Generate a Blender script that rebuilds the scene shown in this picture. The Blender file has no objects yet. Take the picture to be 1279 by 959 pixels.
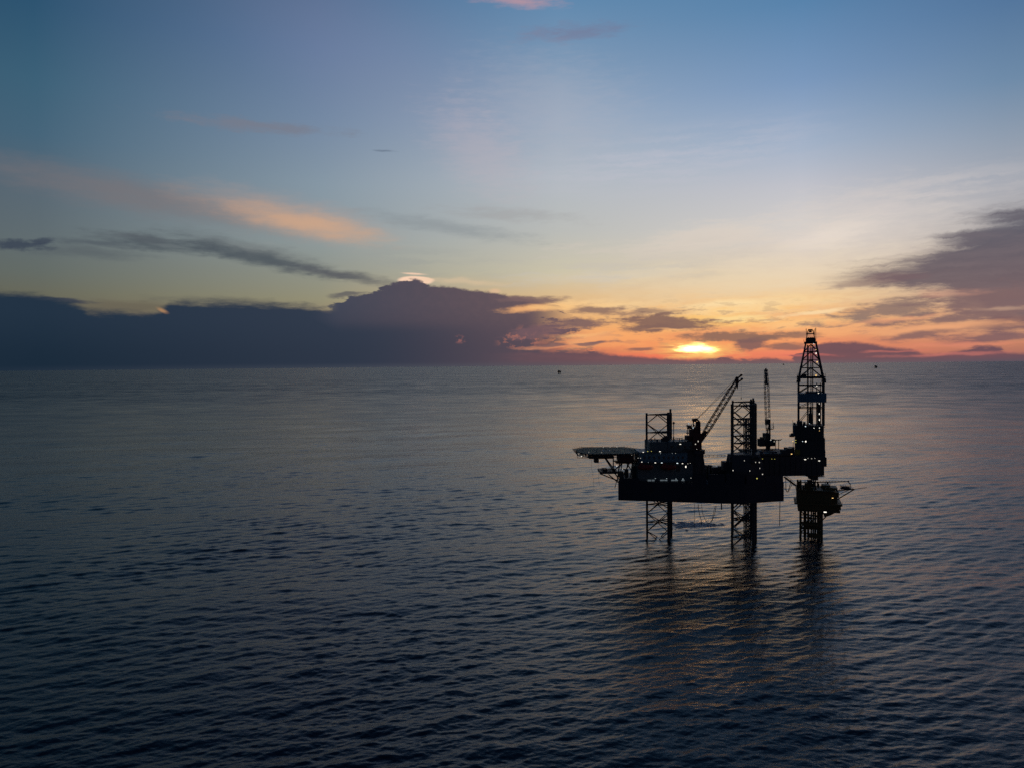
import bpy, math, random
import numpy as np
from mathutils import Vector, Matrix

R = math.radians
random.seed(7)
S = bpy.context.scene
COL = S.collection

# ------------------------------------------------------------------ camera
W, H, F = 1279.0, 959.0, 900.0
HOR, SLOPE = 457.0, -0.0095           # horizon height at the picture's centre and its tilt
CAMZ = 65.0
pitch = math.atan((H / 2 - HOR) / F)
roll = -math.atan(SLOPE)
cam_d = bpy.data.cameras.new("camera")
cam = bpy.data.objects.new("camera", cam_d)
COL.objects.link(cam)
cam_d.sensor_width = 36.0
cam_d.lens = F / W * 36.0
cam_d.clip_start = 0.5
cam_d.clip_end = 400000.0
RM = Matrix.Rotation(R(90) - pitch, 3, 'X') @ Matrix.Rotation(-roll, 3, 'Z')
cam.matrix_world = Matrix.Translation((0, 0, CAMZ)) @ RM.to_4x4()
S.camera = cam
S.cycles.use_denoising = False         # keeps the fine ripples crisp; the sky light is smooth enough
S.render.resolution_x, S.render.resolution_y = 1024, 767


def ray(px, py):
    return RM @ Vector(((px - W / 2) / F, -(py - H / 2) / F, -1.0))


def P(px, py, Y):
    """world point at depth Y (metres north of the camera) on the survey ray"""
    d = ray(px, py)
    return Vector((d.x / d.y * Y, Y, CAMZ + d.z / d.y * Y))


def azel(px, py):
    d = ray(px, py).normalized()
    return math.degrees(math.atan2(d.x, d.y)), math.degrees(math.asin(d.z))


# ------------------------------------------------------------------ render look
S.view_settings.view_transform = 'Standard'
S.view_settings.look = 'None'
S.view_settings.exposure = 0.0
S.view_settings.gamma = 1.0


def lin(c):
    out = []
    for v in c:
        v = v / 255.0
        out.append(v / 12.92 if v <= 0.04045 else ((v + 0.055) / 1.055) ** 2.4)
    return tuple(out)


# ------------------------------------------------------------------ sky (world)
SUN_AZ, SUN_EL = azel(872, 437)
world = bpy.data.worlds.new("World")
S.world = world
world.use_nodes = True
world.cycles.sampling_method = 'NONE'
NT = world.node_tree
NT.nodes.clear()
SKYK = 0.1                             # background strength


class G:
    """tiny node-graph writer"""

    def __init__(self, nt):
        self.nt = nt

    def n(self, typ, **kw):
        nd = self.nt.nodes.new(typ)
        for k, v in kw.items():
            setattr(nd, k, v)
        return nd

    def put(self, sock, v):
        if v is None:
            return
        if isinstance(v, bpy.types.NodeSocket):
            self.nt.links.new(v, sock)
        else:
            sock.default_value = v

    def m(self, op, a, b=None, c=None, clamp=False):
        nd = self.n('ShaderNodeMath', operation=op, use_clamp=clamp)
        self.put(nd.inputs[0], a)
        self.put(nd.inputs[1], b)
        self.put(nd.inputs[2], c)
        return nd.outputs[0]

    def vm(self, op, a, b=None, scale=None):
        nd = self.n('ShaderNodeVectorMath', operation=op)
        self.put(nd.inputs[0], a)
        self.put(nd.inputs[1], b)
        if scale is not None:
            self.put(nd.inputs['Scale'], scale)
        return nd.outputs['Value'] if op in ('LENGTH', 'DOT_PRODUCT') else nd.outputs[0]

    def mr(self, v, a, b, c=0.0, d=1.0, smooth=True):
        nd = self.n('ShaderNodeMapRange', interpolation_type='SMOOTHSTEP' if smooth else 'LINEAR')
        for i, x in enumerate((v, a, b, c, d)):
            self.put(nd.inputs[i], x)
        return nd.outputs[0]

    def mix(self, f, a, b):
        nd = self.n('ShaderNodeMix', data_type='RGBA')
        self.put(nd.inputs['Factor'], f)
        self.put(nd.inputs[6], a if isinstance(a, bpy.types.NodeSocket) else (*a, 1))
        self.put(nd.inputs[7], b if isinstance(b, bpy.types.NodeSocket) else (*b, 1))
        return nd.outputs[2]

    def ramp(self, v, lo, hi, stops, root=False):
        """colour ramp over [lo, hi]; stops = [(value, linear rgb)]"""
        t = self.m('DIVIDE', self.m('SUBTRACT', v, lo), hi - lo, clamp=True)
        if root:                        # finer steps near the horizon
            t = self.m('SQRT', t)
        nd = self.n('ShaderNodeValToRGB')
        cr = nd.color_ramp
        cr.interpolation = 'LINEAR'
        stops = sorted(stops)
        while len(cr.elements) < len(stops):
            cr.elements.new(0.5)
        for e, (p, c) in zip(cr.elements, stops):
            p = min(1, max(0, (p - lo) / (hi - lo)))
            e.position = math.sqrt(p) if root else p
            e.color = (*c, 1)
        self.put(nd.inputs[0], t)
        return nd.outputs[0]

    def curve(self, v, lo, hi, pts, vlo, vhi):
        """value curve as a grey ramp; pts = [(x, y)]"""
        pts = [(x, [(y - vlo) / (vhi - vlo)] * 3) for x, y in pts]
        r = self.ramp(v, lo, hi, pts)
        return self.m('MULTIPLY_ADD', r, vhi - vlo, vlo)

    def noise(self, vec, scale, detail=3, rough=0.55, dist=0.0, color=False):
        nd = self.n('ShaderNodeTexNoise')
        self.put(nd.inputs['Vector'], vec)
        nd.inputs['Scale'].default_value = scale
        nd.inputs['Detail'].default_value = detail
        nd.inputs['Roughness'].default_value = rough
        nd.inputs['Distortion'].default_value = dist
        return nd.outputs['Color' if color else 'Fac']

    def stretch(self, vec, s, loc=(0, 0, 0)):
        nd = self.n('ShaderNodeMapping')
        self.put(nd.inputs['Vector'], vec)
        nd.inputs['Scale'].default_value = s
        nd.inputs['Location'].default_value = loc
        return nd.outputs[0]


g = G(NT)
tc = g.n('ShaderNodeTexCoord')
sep = g.n('ShaderNodeSeparateXYZ')
NT.links.new(tc.outputs['Generated'], sep.inputs[0])
DEG = 57.29578
AZ = g.m('MULTIPLY', g.m('ARCTAN2', sep.outputs[0], sep.outputs[1]), DEG)
EL = g.m('MULTIPLY', g.m('ARCSINE', sep.outputs[2]), DEG)
cmb = g.n('ShaderNodeCombineXYZ')
g.put(cmb.inputs[0], AZ)
g.put(cmb.inputs[1], EL)
Q = cmb.outputs[0]                      # sky position in degrees (azimuth, elevation)

# clear air: vertical colour ramps at several azimuths, blended
COLS = {
    50: [(-100, (42, 80, 110)), (0, (46, 86, 116)), (100, (62, 100, 124)), (170, (72, 104, 126)), (240, (92, 108, 120)),
         (300, (100, 112, 116)), (340, (103, 111, 106)), (366, (107, 108, 94)), (400, (104, 98, 84)), (450, (70, 70, 75))],
    400: [(-100, (76, 102, 142)), (0, (92, 116, 152)), (60, (102, 126, 162)), (150, (120, 141, 168)), (230, (138, 156, 170)),
          (300, (146, 158, 160)), (340, (147, 151, 140)), (375, (152, 148, 122)), (400, (150, 130, 105)), (450, (100, 90, 90))],
    700: [(-100, (84, 125, 166)), (0, (100, 142, 180)), (80, (130, 158, 188)), (150, (159, 177, 198)), (220, (184, 192, 201)),
          (290, (192, 194, 190)), (340, (210, 202, 176)), (370, (226, 192, 144)), (405, (234, 174, 118)), (430, (228, 138, 98)),
          (452, (175, 100, 88))],
    1000: [(-100, (78, 122, 164)), (0, (90, 135, 177)), (100, (126, 157, 195)), (180, (167, 184, 207)), (230, (198, 200, 209)),
           (280, (216, 212, 209)), (330, (228, 211, 194)), (370, (243, 208, 160)), (402, (248, 182, 122)), (430, (238, 142, 104)),
           (452, (205, 110, 96))],
    1250: [(-100, (74, 108, 150)), (0, (86, 122, 162)), (100, (114, 144, 175)), (170, (148, 163, 182)), (230, (174, 177, 186)),
           (290, (192, 184, 180)), (340, (202, 178, 160)), (400, (210, 160, 126)), (430, (200, 132, 106)), (452, (150, 95, 96))],
}
UPPER = {50: ((28, 56, 82), (16, 30, 50)), 400: ((42, 66, 98), (18, 34, 55)), 700: ((50, 80, 116), (20, 36, 58)),
         1000: ((50, 80, 116), (20, 36, 58)), 1250: ((44, 70, 106), (18, 34, 56))}
cols = []
for px, st in COLS.items():
    pts = [(azel(px, py)[1], lin(c)) for py, c in st]
    pts += [(46.0, lin(UPPER[px][0])), (85.0, lin(UPPER[px][1]))]
    cols.append((azel(px, 300)[0], g.ramp(EL, -1.0, 90.0, pts, True)))
far_pts = [(0, lin((30, 38, 52))), (8, lin((32, 44, 62))), (25, lin((24, 40, 60))), (60, lin((17, 31, 51))), (88, lin((18, 34, 56)))]
back = g.ramp(EL, -1.0, 90.0, far_pts, True)
a0, c0 = cols[0]
sky = g.mix(g.mr(AZ, -75, a0, smooth=False), back, c0)
for i in range(1, len(cols)):
    sky = g.mix(g.mr(AZ, cols[i - 1][0], cols[i][0], smooth=False), sky, cols[i][1])
sky = g.mix(g.mr(AZ, cols[-1][0], 80, smooth=False), sky, back)

nis = g.n('ShaderNodeTexSky', sky_type='NISHITA')
nis.sun_disc = False
nis.sun_elevation = R(max(SUN_EL, 0.3))
nis.sun_rotation = R(SUN_AZ)
nis.air_density = 1.0
nis.dust_density = 1.0
nsc = g.vm('SCALE', nis.outputs[0], scale=0.028)      # keeps a share of the physical twilight sky
sky = g.mix(0.08, sky, nsc)

# warps: big soft one and a fine, horizontally drawn-out one
wn = g.noise(g.stretch(Q, (0.35, 1.0, 1)), 0.9, 3, 0.55, color=True)
warp = g.vm('SUBTRACT', wn, (0.5, 0.5, 0.5))
QW = g.vm('ADD', Q, g.vm('MULTIPLY', warp, (2.6, 0.75, 0)))     # streaky clouds
QC = g.vm('ADD', Q, g.vm('MULTIPLY', g.vm('SUBTRACT', g.noise(Q, 1.6, 4, 0.6, color=True), (0.5, 0.5, 0.5)), (0.7, 0.5, 0)))
streak = g.noise(g.stretch(QC, (0.16, 1.5, 1)), 1.0, 4, 0.6)      # long thin streaks
streak2 = g.noise(g.stretch(QW, (0.07, 0.9, 1), (3, 7, 0)), 1.0, 3, 0.55)
billow = g.noise(g.stretch(Q, (1.0, 1.3, 1), (9, 2, 0)), 1.5, 5, 0.62)
rag = g.noise(g.stretch(Q, (0.35, 1.6, 1), (4, 11, 0)), 1.4, 5, 0.66)  # ragged cloud edges


def ell(px, py, rx, ry, ang=0.0, inner=0.0, vec=None, nz=None, na=0.0):
    """soft elliptic patch of sky; radii in survey units, ang in degrees (positive: right end higher)"""
    a, e = azel(px, py)
    ca = math.cos(R(a))
    k = DEG / F
    nd = g.n('ShaderNodeMapping', vector_type='TEXTURE')
    g.put(nd.inputs['Vector'], vec if vec is not None else QW)
    nd.inputs['Location'].default_value = (a, e, 0)
    nd.inputs['Rotation'].default_value = (0, 0, R(ang))
    nd.inputs['Scale'].default_value = (rx * k * ca * ca, ry * k * ca, 1)
    d = g.vm('LENGTH', nd.outputs[0])
    if nz is not None:
        d = g.m('MULTIPLY_ADD', nz, -na, g.m('ADD', d, na * 0.5))
    return g.mr(d, 1.0, inner)


N_OVER = 0


def mad(a, v):
    nd = g.n('ShaderNodeVectorMath', operation='MULTIPLY_ADD')
    g.put(nd.inputs[0], a)
    g.put(nd.inputs[1], (1e-9, 1e-9, 1e-9))
    g.put(nd.inputs[2], v)
    return nd.outputs[0]


def over(color, mask, k=1.0):
    """lay one cloud over the sky so far"""
    global sky, N_OVER, Q, QW, QC, AZ, EL
    N_OVER += 1
    if k != 1.0:
        mask = g.m('MULTIPLY', mask, k)
    sky = g.mix(mask, sky, color if isinstance(color, bpy.types.NodeSocket) else lin(color))
    if N_OVER % 4 == 0:
        # re-route the coordinates through the chain (a weight of 1e-9), so that the layers are worked out
        # one after another and the shader stays within its memory
        Q, QW, QC = (mad(sky, v) for v in (Q, QW, QC))
        AZ, EL = (g.m('MULTIPLY_ADD', sky, 1e-9, v) for v in (AZ, EL))


def times(*ms):
    r = ms[0]
    for x in ms[1:]:
        r = g.m('MULTIPLY', r, x)
    return r


def profile(pts, rough_amp, soft, nz, azw=0.0):
    """cloud bank below an outline given as (px, py) pairs"""
    p = [azel(x, y) for x, y in pts]
    az0, az1 = p[0][0], p[-1][0]
    v = AZ if not azw else g.m('MULTIPLY_ADD', rag, azw, g.m('SUBTRACT', AZ, azw * 0.5))
    top = g.curve(v, az0, az1, p, -2.0, 12.0)
    top = g.m('ADD', top, g.m('MULTIPLY', g.m('SUBTRACT', nz, 0.5), rough_amp))
    return g.mr(g.m('SUBTRACT', top, EL), -soft, soft)


def add_streaks(base, lo, hi):
    return g.m('MULTIPLY', base, g.mr(streak, lo, hi))


# faint high veils
over((146, 142, 168), ell(500, 90, 330, 100, -22), 0.13)
over((190, 150, 158), ell(650, 2, 75, 10, -3, 0, None, rag, 1.5), 0.75)
over((118, 118, 146), ell(716, 41, 95, 13, 2, 0, None, rag, 2.0), 0.55)
over((122, 122, 134), ell(320, 157, 150, 10, 0, 0, None, rag, 2.0), 0.62)
over((70, 84, 105), ell(478, 188, 14, 2.5, -2), 0.5)
over((196, 180, 186), ell(600, 190, 110, 60, -40, 0, None, rag, 1.3), 0.30)
over((192, 184, 190), ell(690, 130, 160, 80, -12, 0, None, rag, 1.3), 0.18)
over((195, 193, 204), add_streaks(ell(840, 200, 260, 50, 5), 0.36, 0.66), 0.45)
over((224, 212, 202), ell(1060, 290, 190, 70, 6, 0, None, rag, 1.2), 0.45)
over((236, 222, 208), ell(1035, 292, 85, 26, 8, 0, None, streak, 2.2), 0.65)
over((228, 212, 196), ell(880, 300, 200, 26, 4, 0, None, streak, 2.6), 0.5)
over((214, 204, 188), ell(760, 345, 160, 12, 1, 0, None, streak, 2.6), 0.5)
over((196, 178, 158), ell(870, 345, 60, 14, 4, 0, None, streak, 1.6), 0.35)
over((208, 200, 198), add_streaks(ell(1130, 250, 230, 40, 6), 0.36, 0.66), 0.6)
over((186, 182, 176), add_streaks(ell(800, 330, 300, 45, 2), 0.42, 0.68), 0.40)
over((150, 154, 152), add_streaks(ell(480, 325, 260, 40, -5), 0.42, 0.68), 0.35)

# lit streak and dusky veil on the left
over((122, 114, 116), ell(190, 248, 340, 32, -7, 0, None, rag, 0.6), 0.62)
over((186, 156, 140), ell(360, 270, 190, 34, -9, 0, None, rag, 0.6), 0.48)
over((216, 170, 134), ell(385, 280, 135, 22, -9, 0, None, rag, 0.6), 0.66)
over((128, 136, 142), ell(560, 285, 160, 14, -8, 0, None, rag, 1.2), 0.45)
over((152, 150, 150), ell(640, 268, 120, 12, -5, 0, None, rag, 1.6), 0.35)

# dark streak across the left
DK = (74, 83, 91)
over((84, 92, 98), ell(110, 316, 120, 12, -1, 0.0, None, rag, 1.2), 0.6)
over((72, 80, 90), ell(130, 305, 90, 7, -2, 0.1, None, rag, 1.0), 0.6)
over((56, 66, 82), ell(20, 306, 62, 8, 2, 0.3, QC, rag, 1.4), 0.85)
over((54, 63, 80), ell(54, 302, 20, 6, 16, 0.2, QC, rag, 1.0), 0.7)
over(DK, ell(205, 306, 115, 12, -6, 0.1, None, rag, 1.0), 0.82)
over((90, 96, 102), ell(180, 298, 80, 7, -3, 0.1, None, rag, 1.2), 0.5)
over((112, 120, 122), ell(215, 308, 40, 3, -6, 0.1), 0.5)
over((88, 92, 98), ell(320, 316, 140, 18, -12, 0, None, rag, 1.0), 0.5)
over(DK, ell(325, 324, 165, 13, -11, 0.1, None, rag, 0.9), 0.82)
over((84, 86, 93), ell(430, 345, 100, 10, -9, 0.1, None, rag, 0.9), 0.78)

# warm belt round the sunset, broken by streaks
over((252, 192, 116), add_streaks(ell(890, 398, 320, 55, 0, vec=Q), 0.36, 0.62), 0.55)
over((250, 160, 100), ell(872, 430, 210, 30, 0, 0, Q, streak, 1.2), 0.75)
over((255, 206, 124), ell(885, 400, 130, 18, 3, 0, None, streak, 2.0), 0.6)
over((252, 196, 130), ell(690, 384, 85, 10, 1, 0, None, rag, 1.5), 0.75)
over((255, 214, 152), ell(760, 380, 130, 10, 0, 0, None, rag, 2.0), 0.5)
over((250, 172, 108), ell(760, 418, 110, 18, 0, 0, None, streak, 2.0), 0.5)
over((244, 118, 90), ell(840, 445, 190, 9, 0, 0, Q, streak, 1.0), 0.75)
over((240, 128, 104), ell(1000, 440, 120, 12, 0, 0, None, streak, 1.0), 0.55)
over((250, 180, 124), ell(1060, 405, 160, 22, 2, 0, None, streak, 2.0), 0.5)

over((240, 220, 182), ell(950, 348, 290, 46, 3, 0, None, rag, 0.8), 0.45)
over((255, 222, 164), ell(930, 384, 190, 16, 3, 0, None, rag, 2.2), 0.6)
over((255, 206, 140), ell(1010, 402, 130, 9, 4, 0, None, rag, 2.2), 0.6)

# bright hole with the sun behind it
sunc = ell(869, 436, 37, 9.5, -3, 0.0, Q, rag, 1.3)
over((255, 212, 118), ell(872, 438, 66, 17, 0, 0, Q, rag, 1.3), 0.92)

over((255, 226, 160), ell(930, 397, 62, 6, 4, 0.1, None, streak, 1.8), 0.75)
over((255, 226, 172), ell(905, 380, 70, 5, 2, 0.1, None, streak, 1.8), 0.6)
over((255, 236, 190), ell(1010, 392, 70, 4, 6, 0.1, None, streak, 1.8), 0.5)

# thin clouds in front of the warm belt
CB = (134, 102, 92)
over((150, 118, 102), times(ell(850, 405, 360, 46, 0, vec=Q), g.mr(rag, 0.52, 0.62)), 0.55)
over((142, 112, 100), ell(745, 387, 48, 7, -3, 0.3, None, rag, 1.8), 0.9)
over((146, 116, 102), ell(805, 390, 70, 6, -1, 0.2, None, rag, 1.8), 0.75)
over(CB, ell(832, 403, 78, 13, -2, 0.5, QC, rag, 1.6), 0.95)
over(CB, ell(812, 410, 46, 7, 2, 0.4, QC, rag, 1.4), 0.9)
over((250, 186, 124), ell(838, 411, 36, 2.0, 2, 0.2), 0.6)
over((140, 106, 92), ell(915, 421, 90, 8.5, -1, 0.4, QC, rag, 1.5), 0.92)
over((126, 94, 92), ell(938, 430, 28, 10, 3, 0.4, QC, rag, 1.4), 0.9)
over((138, 104, 92), ell(985, 419, 54, 7, 2, 0.3, None, rag, 1.5), 0.8)
over((124, 96, 92), ell(985, 432, 44, 6, 0, 0.3, None, rag, 1.5), 0.8)
over((128, 98, 96), ell(745, 429, 28, 3.2, 3, 0.4, None, rag, 1.0), 0.9)
over((128, 98, 96), ell(692, 431, 24, 3.0, 0, 0.4, None, rag, 1.0), 0.85)
over((140, 100, 92), ell(802, 437, 26, 3, 1, 0.4, None, rag, 1.0), 0.85)
over((136, 100, 94), ell(722, 440, 40, 4, 0, 0.3, None, rag, 1.0), 0.7)

# big dark cloud on the right
top_r = profile([(960, 374), (985, 366), (1020, 356), (1060, 347), (1110, 335), (1150, 318), (1200, 291), (1240, 272), (1279, 262), (1330, 250)],
                4.5, 1.15, streak)
bot = [azel(x, y) for x, y in [(985, 349), (1060, 353), (1130, 358), (1190, 366), (1235, 385), (1279, 400), (1500, 420)]]
botc = g.m('ADD', g.curve(AZ, bot[0][0], bot[-1][0], bot, -2.0, 12.0), g.m('MULTIPLY', g.m('SUBTRACT', rag, 0.5), 2.2))
low_r = g.mr(g.m('SUBTRACT', EL, botc), -0.5, 0.5)
rc = g.mix(g.mr(EL, 3.5, 9.5, smooth=False), lin((110, 90, 96)), lin((74, 79, 95)))
rc = g.mix(g.m('MULTIPLY', g.mr(streak, 0.36, 0.68), 0.30), rc, lin((126, 110, 114)))
over(rc, times(top_r, low_r, g.mr(AZ, 20, 28)), 0.92)
over((120, 96, 100), ell(1100, 349, 95, 8, 3, 0.2, None, rag, 1.6), 0.65)
over((140, 116, 108), ell(1120, 387, 140, 16, 7, 0.2, None, rag, 2.4), 0.9)
over((128, 102, 102), ell(1240, 378, 120, 24, 2, 0.3, None, rag, 2.0), 0.88)
over((132, 104, 102), ell(1200, 396, 150, 11, 5, 0.3, None, rag, 2.4), 0.9)
over((124, 94, 96), ell(1265, 404, 80, 14, 2, 0.3, None, rag, 1.8), 0.85)
over((128, 98, 98), ell(1150, 419, 66, 8, 6, 0.25, None, rag, 1.8), 0.85)
over((124, 94, 98), ell(1245, 421, 84, 9, 2, 0.3, None, rag, 1.8), 0.85)
over((122, 90, 96), ell(1210, 429, 60, 5, 3, 0.2, None, rag, 1.4), 0.7)
over((236, 168, 122), ell(1170, 409, 125, 8, 2, 0, None, rag, 1.2), 0.9)
over((204, 150, 128), ell(1180, 366, 60, 8, 0, 0, None, rag, 1.2), 0.5)
over((226, 158, 120), ell(1120, 398, 90, 4, 5, 0, None, rag, 1.6), 0.7)
over((190, 154, 132), ell(1255, 385, 50, 3, 3, 0, None, rag, 1.0), 0.7)
over((226, 140, 110), ell(1200, 431, 130, 5, 1, 0, None, rag, 1.4), 0.75)

# far cumulus and the dark bank on the left
over((104, 98, 84), ell(160, 384, 140, 11, -1, 0.2, Q, rag, 1.0), 0.78)
bank = profile([(-60, 360), (0, 365), (40, 369), (75, 375), (96, 380), (110, 389), (150, 391), (192, 391), (203, 387), (212, 378),
                (300, 379), (380, 383), (405, 387), (430, 388), (520, 392), (640, 398), (700, 470)], 1.0, 0.36, rag)
bk_hi = g.mix(g.mr(AZ, -33, 2, smooth=False), lin((35, 51, 68)), lin((60, 66, 82)))
bk_lo = g.mix(g.mr(AZ, -33, 2, smooth=False), lin((27, 43, 59)), lin((57, 63, 79)))
bk_col = g.mix(g.mr(EL, 4.5, 0.2), bk_hi, bk_lo)
over((92, 92, 88), ell(300, 378, 130, 8, -2, 0.1, None, rag, 1.0), 0.6)
over((50, 58, 76), ell(60, 374, 70, 5, -4, 0.3, None, rag, 1.2), 0.8)
over(bk_col, bank)
over((196, 146, 100), ell(203, 388.5, 12, 3.6, -24, 0.2, Q, rag, 1.2), 0.62)

cum = profile([(376, 390), (398, 388), (410, 385.5), (420, 380), (434, 371), (466, 366), (480, 357), (500, 352), (508, 349), (516, 348.5),
               (527, 351), (538, 358), (550, 357.5), (566, 359), (588, 363), (612, 365), (640, 371), (668, 375), (690, 381), (706, 389), (718, 398),
               (728, 412), (740, 432), (760, 452)], 0.9, 0.14, g.m('MULTIPLY_ADD', rag, 0.5, g.m('MULTIPLY', billow, 0.5)), 4.0)
cum = times(cum, g.m('MAXIMUM', g.mr(AZ, azel(735, 400)[0], azel(655, 400)[0]), g.mr(rag, 0.47, 0.57)))
tex = g.m('MULTIPLY', g.mr(billow, 0.36, 0.66), 0.28)
cu_hi = g.mix(g.mr(AZ, -14, 4.5, smooth=False), lin((66, 71, 86)), lin((108, 88, 92)))
cu_hi = g.mix(tex, cu_hi, g.mix(g.mr(AZ, -14, 4.5, smooth=False), lin((68, 71, 87)), lin((124, 98, 98))))
cu_lo = g.mix(g.mr(AZ, -15.5, 4.5, smooth=False), lin((48, 56, 72)), lin((94, 79, 88)))
cu_col = g.mix(g.mr(EL, 5.5, 1.2), cu_hi, cu_lo)
# rim light on its crown
over((255, 214, 184), ell(519, 350.5, 26, 6.0, -2, 0.7, Q, rag, 0.5), 0.9)
over((244, 206, 178), ell(516, 342.2, 21, 1.7, -3, 0.2, Q, rag, 0.8), 0.85)
over((226, 186, 150), ell(618, 364, 10, 4.5, 0, 0.2, Q, rag, 1.0), 0.75)
over((226, 196, 160), ell(575, 352, 75, 5.5, -3, 0, None, rag, 1.4), 0.45)
low = g.mr(EL, azel(450, 397)[1], azel(450, 418)[1])            # below the crown it melts into the bank
fade = g.m('SUBTRACT', g.mr(AZ, azel(384, 380)[0], azel(425, 380)[0]), g.m('MULTIPLY', low, g.mr(AZ, azel(660, 380)[0], azel(400, 380)[0])), clamp=True)
over(cu_col, times(cum, fade))
over((76, 76, 88), ell(436, 369, 32, 4.5, 4, 0.3, None, rag, 1.2), 0.7)
over((170, 108, 100), times(ell(574, 424, 10, 7, 0, 0.2, vec=QC), g.mr(billow, 0.48, 0.58)), 0.55)
over((206, 128, 102), times(ell(655, 422, 42, 18, 10, 0.1, vec=QC), g.mr(billow, 0.50, 0.60)), 0.8)
over((240, 176, 118), ell(662, 386, 52, 7, 3, 0.1, Q, rag, 1.8), 0.9)
over((250, 198, 132), ell(690, 384, 44, 5, 0, 0.1, Q, rag, 1.4), 0.75)
over((122, 98, 98), ell(662, 374, 54, 6, -1, 0.3, None, rag, 1.6), 0.9)
over((122, 96, 96), ell(722, 404, 48, 9, -2, 0.35, QC, rag, 1.6), 0.92)
over((116, 90, 96), ell(672, 415, 50, 12, 6, 0.35, QC, rag, 1.6), 0.88)
over((240, 168, 114), ell(728, 426, 52, 13, 8, 0.1, None, rag, 1.8), 0.85)
over((246, 184, 122), ell(725, 418, 40, 3.5, 4, 0.1, None, rag, 1.2), 0.7)
over((226, 150, 110), ell(690, 434, 50, 4.5, 3, 0.1, None, rag, 1.6), 0.7)
over((128, 98, 96), ell(740, 429, 32, 3.0, 3, 0.4, None, rag, 1.0), 0.85)
over((128, 98, 96), ell(690, 432, 24, 2.6, 0, 0.4, None, rag, 1.0), 0.8)

# low band along the horizon
band = profile([(560, 470), (600, 443), (640, 440.5), (745, 440), (765, 444), (800, 446), (832, 449), (896, 449.5),
                (903, 445.5), (911, 446), (922, 451), (940, 450), (955, 447.5), (968, 447.5), (978, 451), (990, 450), (1000, 440), (1012, 431),
                (1040, 428.5), (1075, 428), (1092, 431), (1118, 435), (1136, 437), (1152, 442), (1172, 444), (1206, 437), (1226, 433),
                (1240, 432), (1250, 434), (1258, 441), (1290, 443)], 0.8, 0.16, g.m('MULTIPLY_ADD', rag, 0.6, g.m('MULTIPLY', billow, 0.4)), 3.0)
ba_col = g.mix(g.mr(AZ, -4, 10, smooth=False), lin((78, 72, 84)), lin((118, 84, 88)))
ba_col = g.mix(g.mr(AZ, 20, 36, smooth=False), ba_col, lin((108, 80, 90)))
ba_col = g.mix(g.m('MULTIPLY', g.mr(streak, 0.4, 0.66), 0.12), ba_col, lin((150, 98, 96)))
over(ba_col, times(band, g.mr(AZ, azel(590, 440)[0], azel(660, 440)[0])))

over((206, 120, 108), ell(1180, 443, 120, 3.5, 2, 0, None, rag, 1.6), 0.55)
over((222, 124, 106), ell(1120, 439, 60, 2.5, 2, 0, None, rag, 1.4), 0.5)
over((214, 112, 100), ell(1010, 444, 60, 3, 0, 0, None, rag, 1.6), 0.5)
over((214, 128, 90), ell(852, 441.4, 46, 1.7, 1, 0.2, Q, rag, 0.8), 0.75)
over((176, 116, 92), ell(838, 434, 30, 1.8, -1, 0.2, Q, rag, 0.8), 0.6)
# thin mist where sea and sky meet
mist = g.ramp(AZ, -40, 40, [(-36, lin((34, 48, 64))), (-14, lin((66, 72, 84))), (2, lin((88, 88, 96))), (14, lin((112, 102, 104))), (24, lin((108, 98, 104))), (38, lin((72, 78, 92)))])
over(mist, g.mr(EL, 0.42, -0.1), 0.6)

# the glowing gap itself gives off far more light than the clouds
hot = g.m('MULTIPLY', sunc, g.mr(EL, *[azel(870, y)[1] for y in (447, 440)]))
hot_c = g.mix(g.m('POWER', hot, 1.6), (0.0, 0.0, 0.0), (9.0, 4.6, 1.5))
add = g.n('ShaderNodeMix', data_type='RGBA', blend_type='ADD')
add.inputs['Factor'].default_value = 1.0
NT.links.new(sky, add.inputs[6])
NT.links.new(hot_c, add.inputs[7])
bg = g.n('ShaderNodeBackground')
NT.links.new(g.vm('SCALE', add.outputs[2], scale=1.0 / SKYK), bg.inputs[0])
bg.inputs[1].default_value = SKYK
wo = g.n('ShaderNodeOutputWorld')
NT.links.new(bg.outputs[0], wo.inputs[0])

# ------------------------------------------------------------------ sun, almost set and filtered by the cloud gap
sd = bpy.data.lights.new("sun", 'SUN')
sd.energy = 0.003
sd.angle = R(4)
sd.color = (1.0, 0.52, 0.24)
sun = bpy.data.objects.new("sun", sd)
COL.objects.link(sun)
sv = Vector((math.sin(R(SUN_AZ)) * math.cos(R(SUN_EL)), math.cos(R(SUN_AZ)) * math.cos(R(SUN_EL)), math.sin(R(SUN_EL))))
sun.rotation_euler = sv.to_track_quat('Z', 'Y').to_euler()


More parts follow.
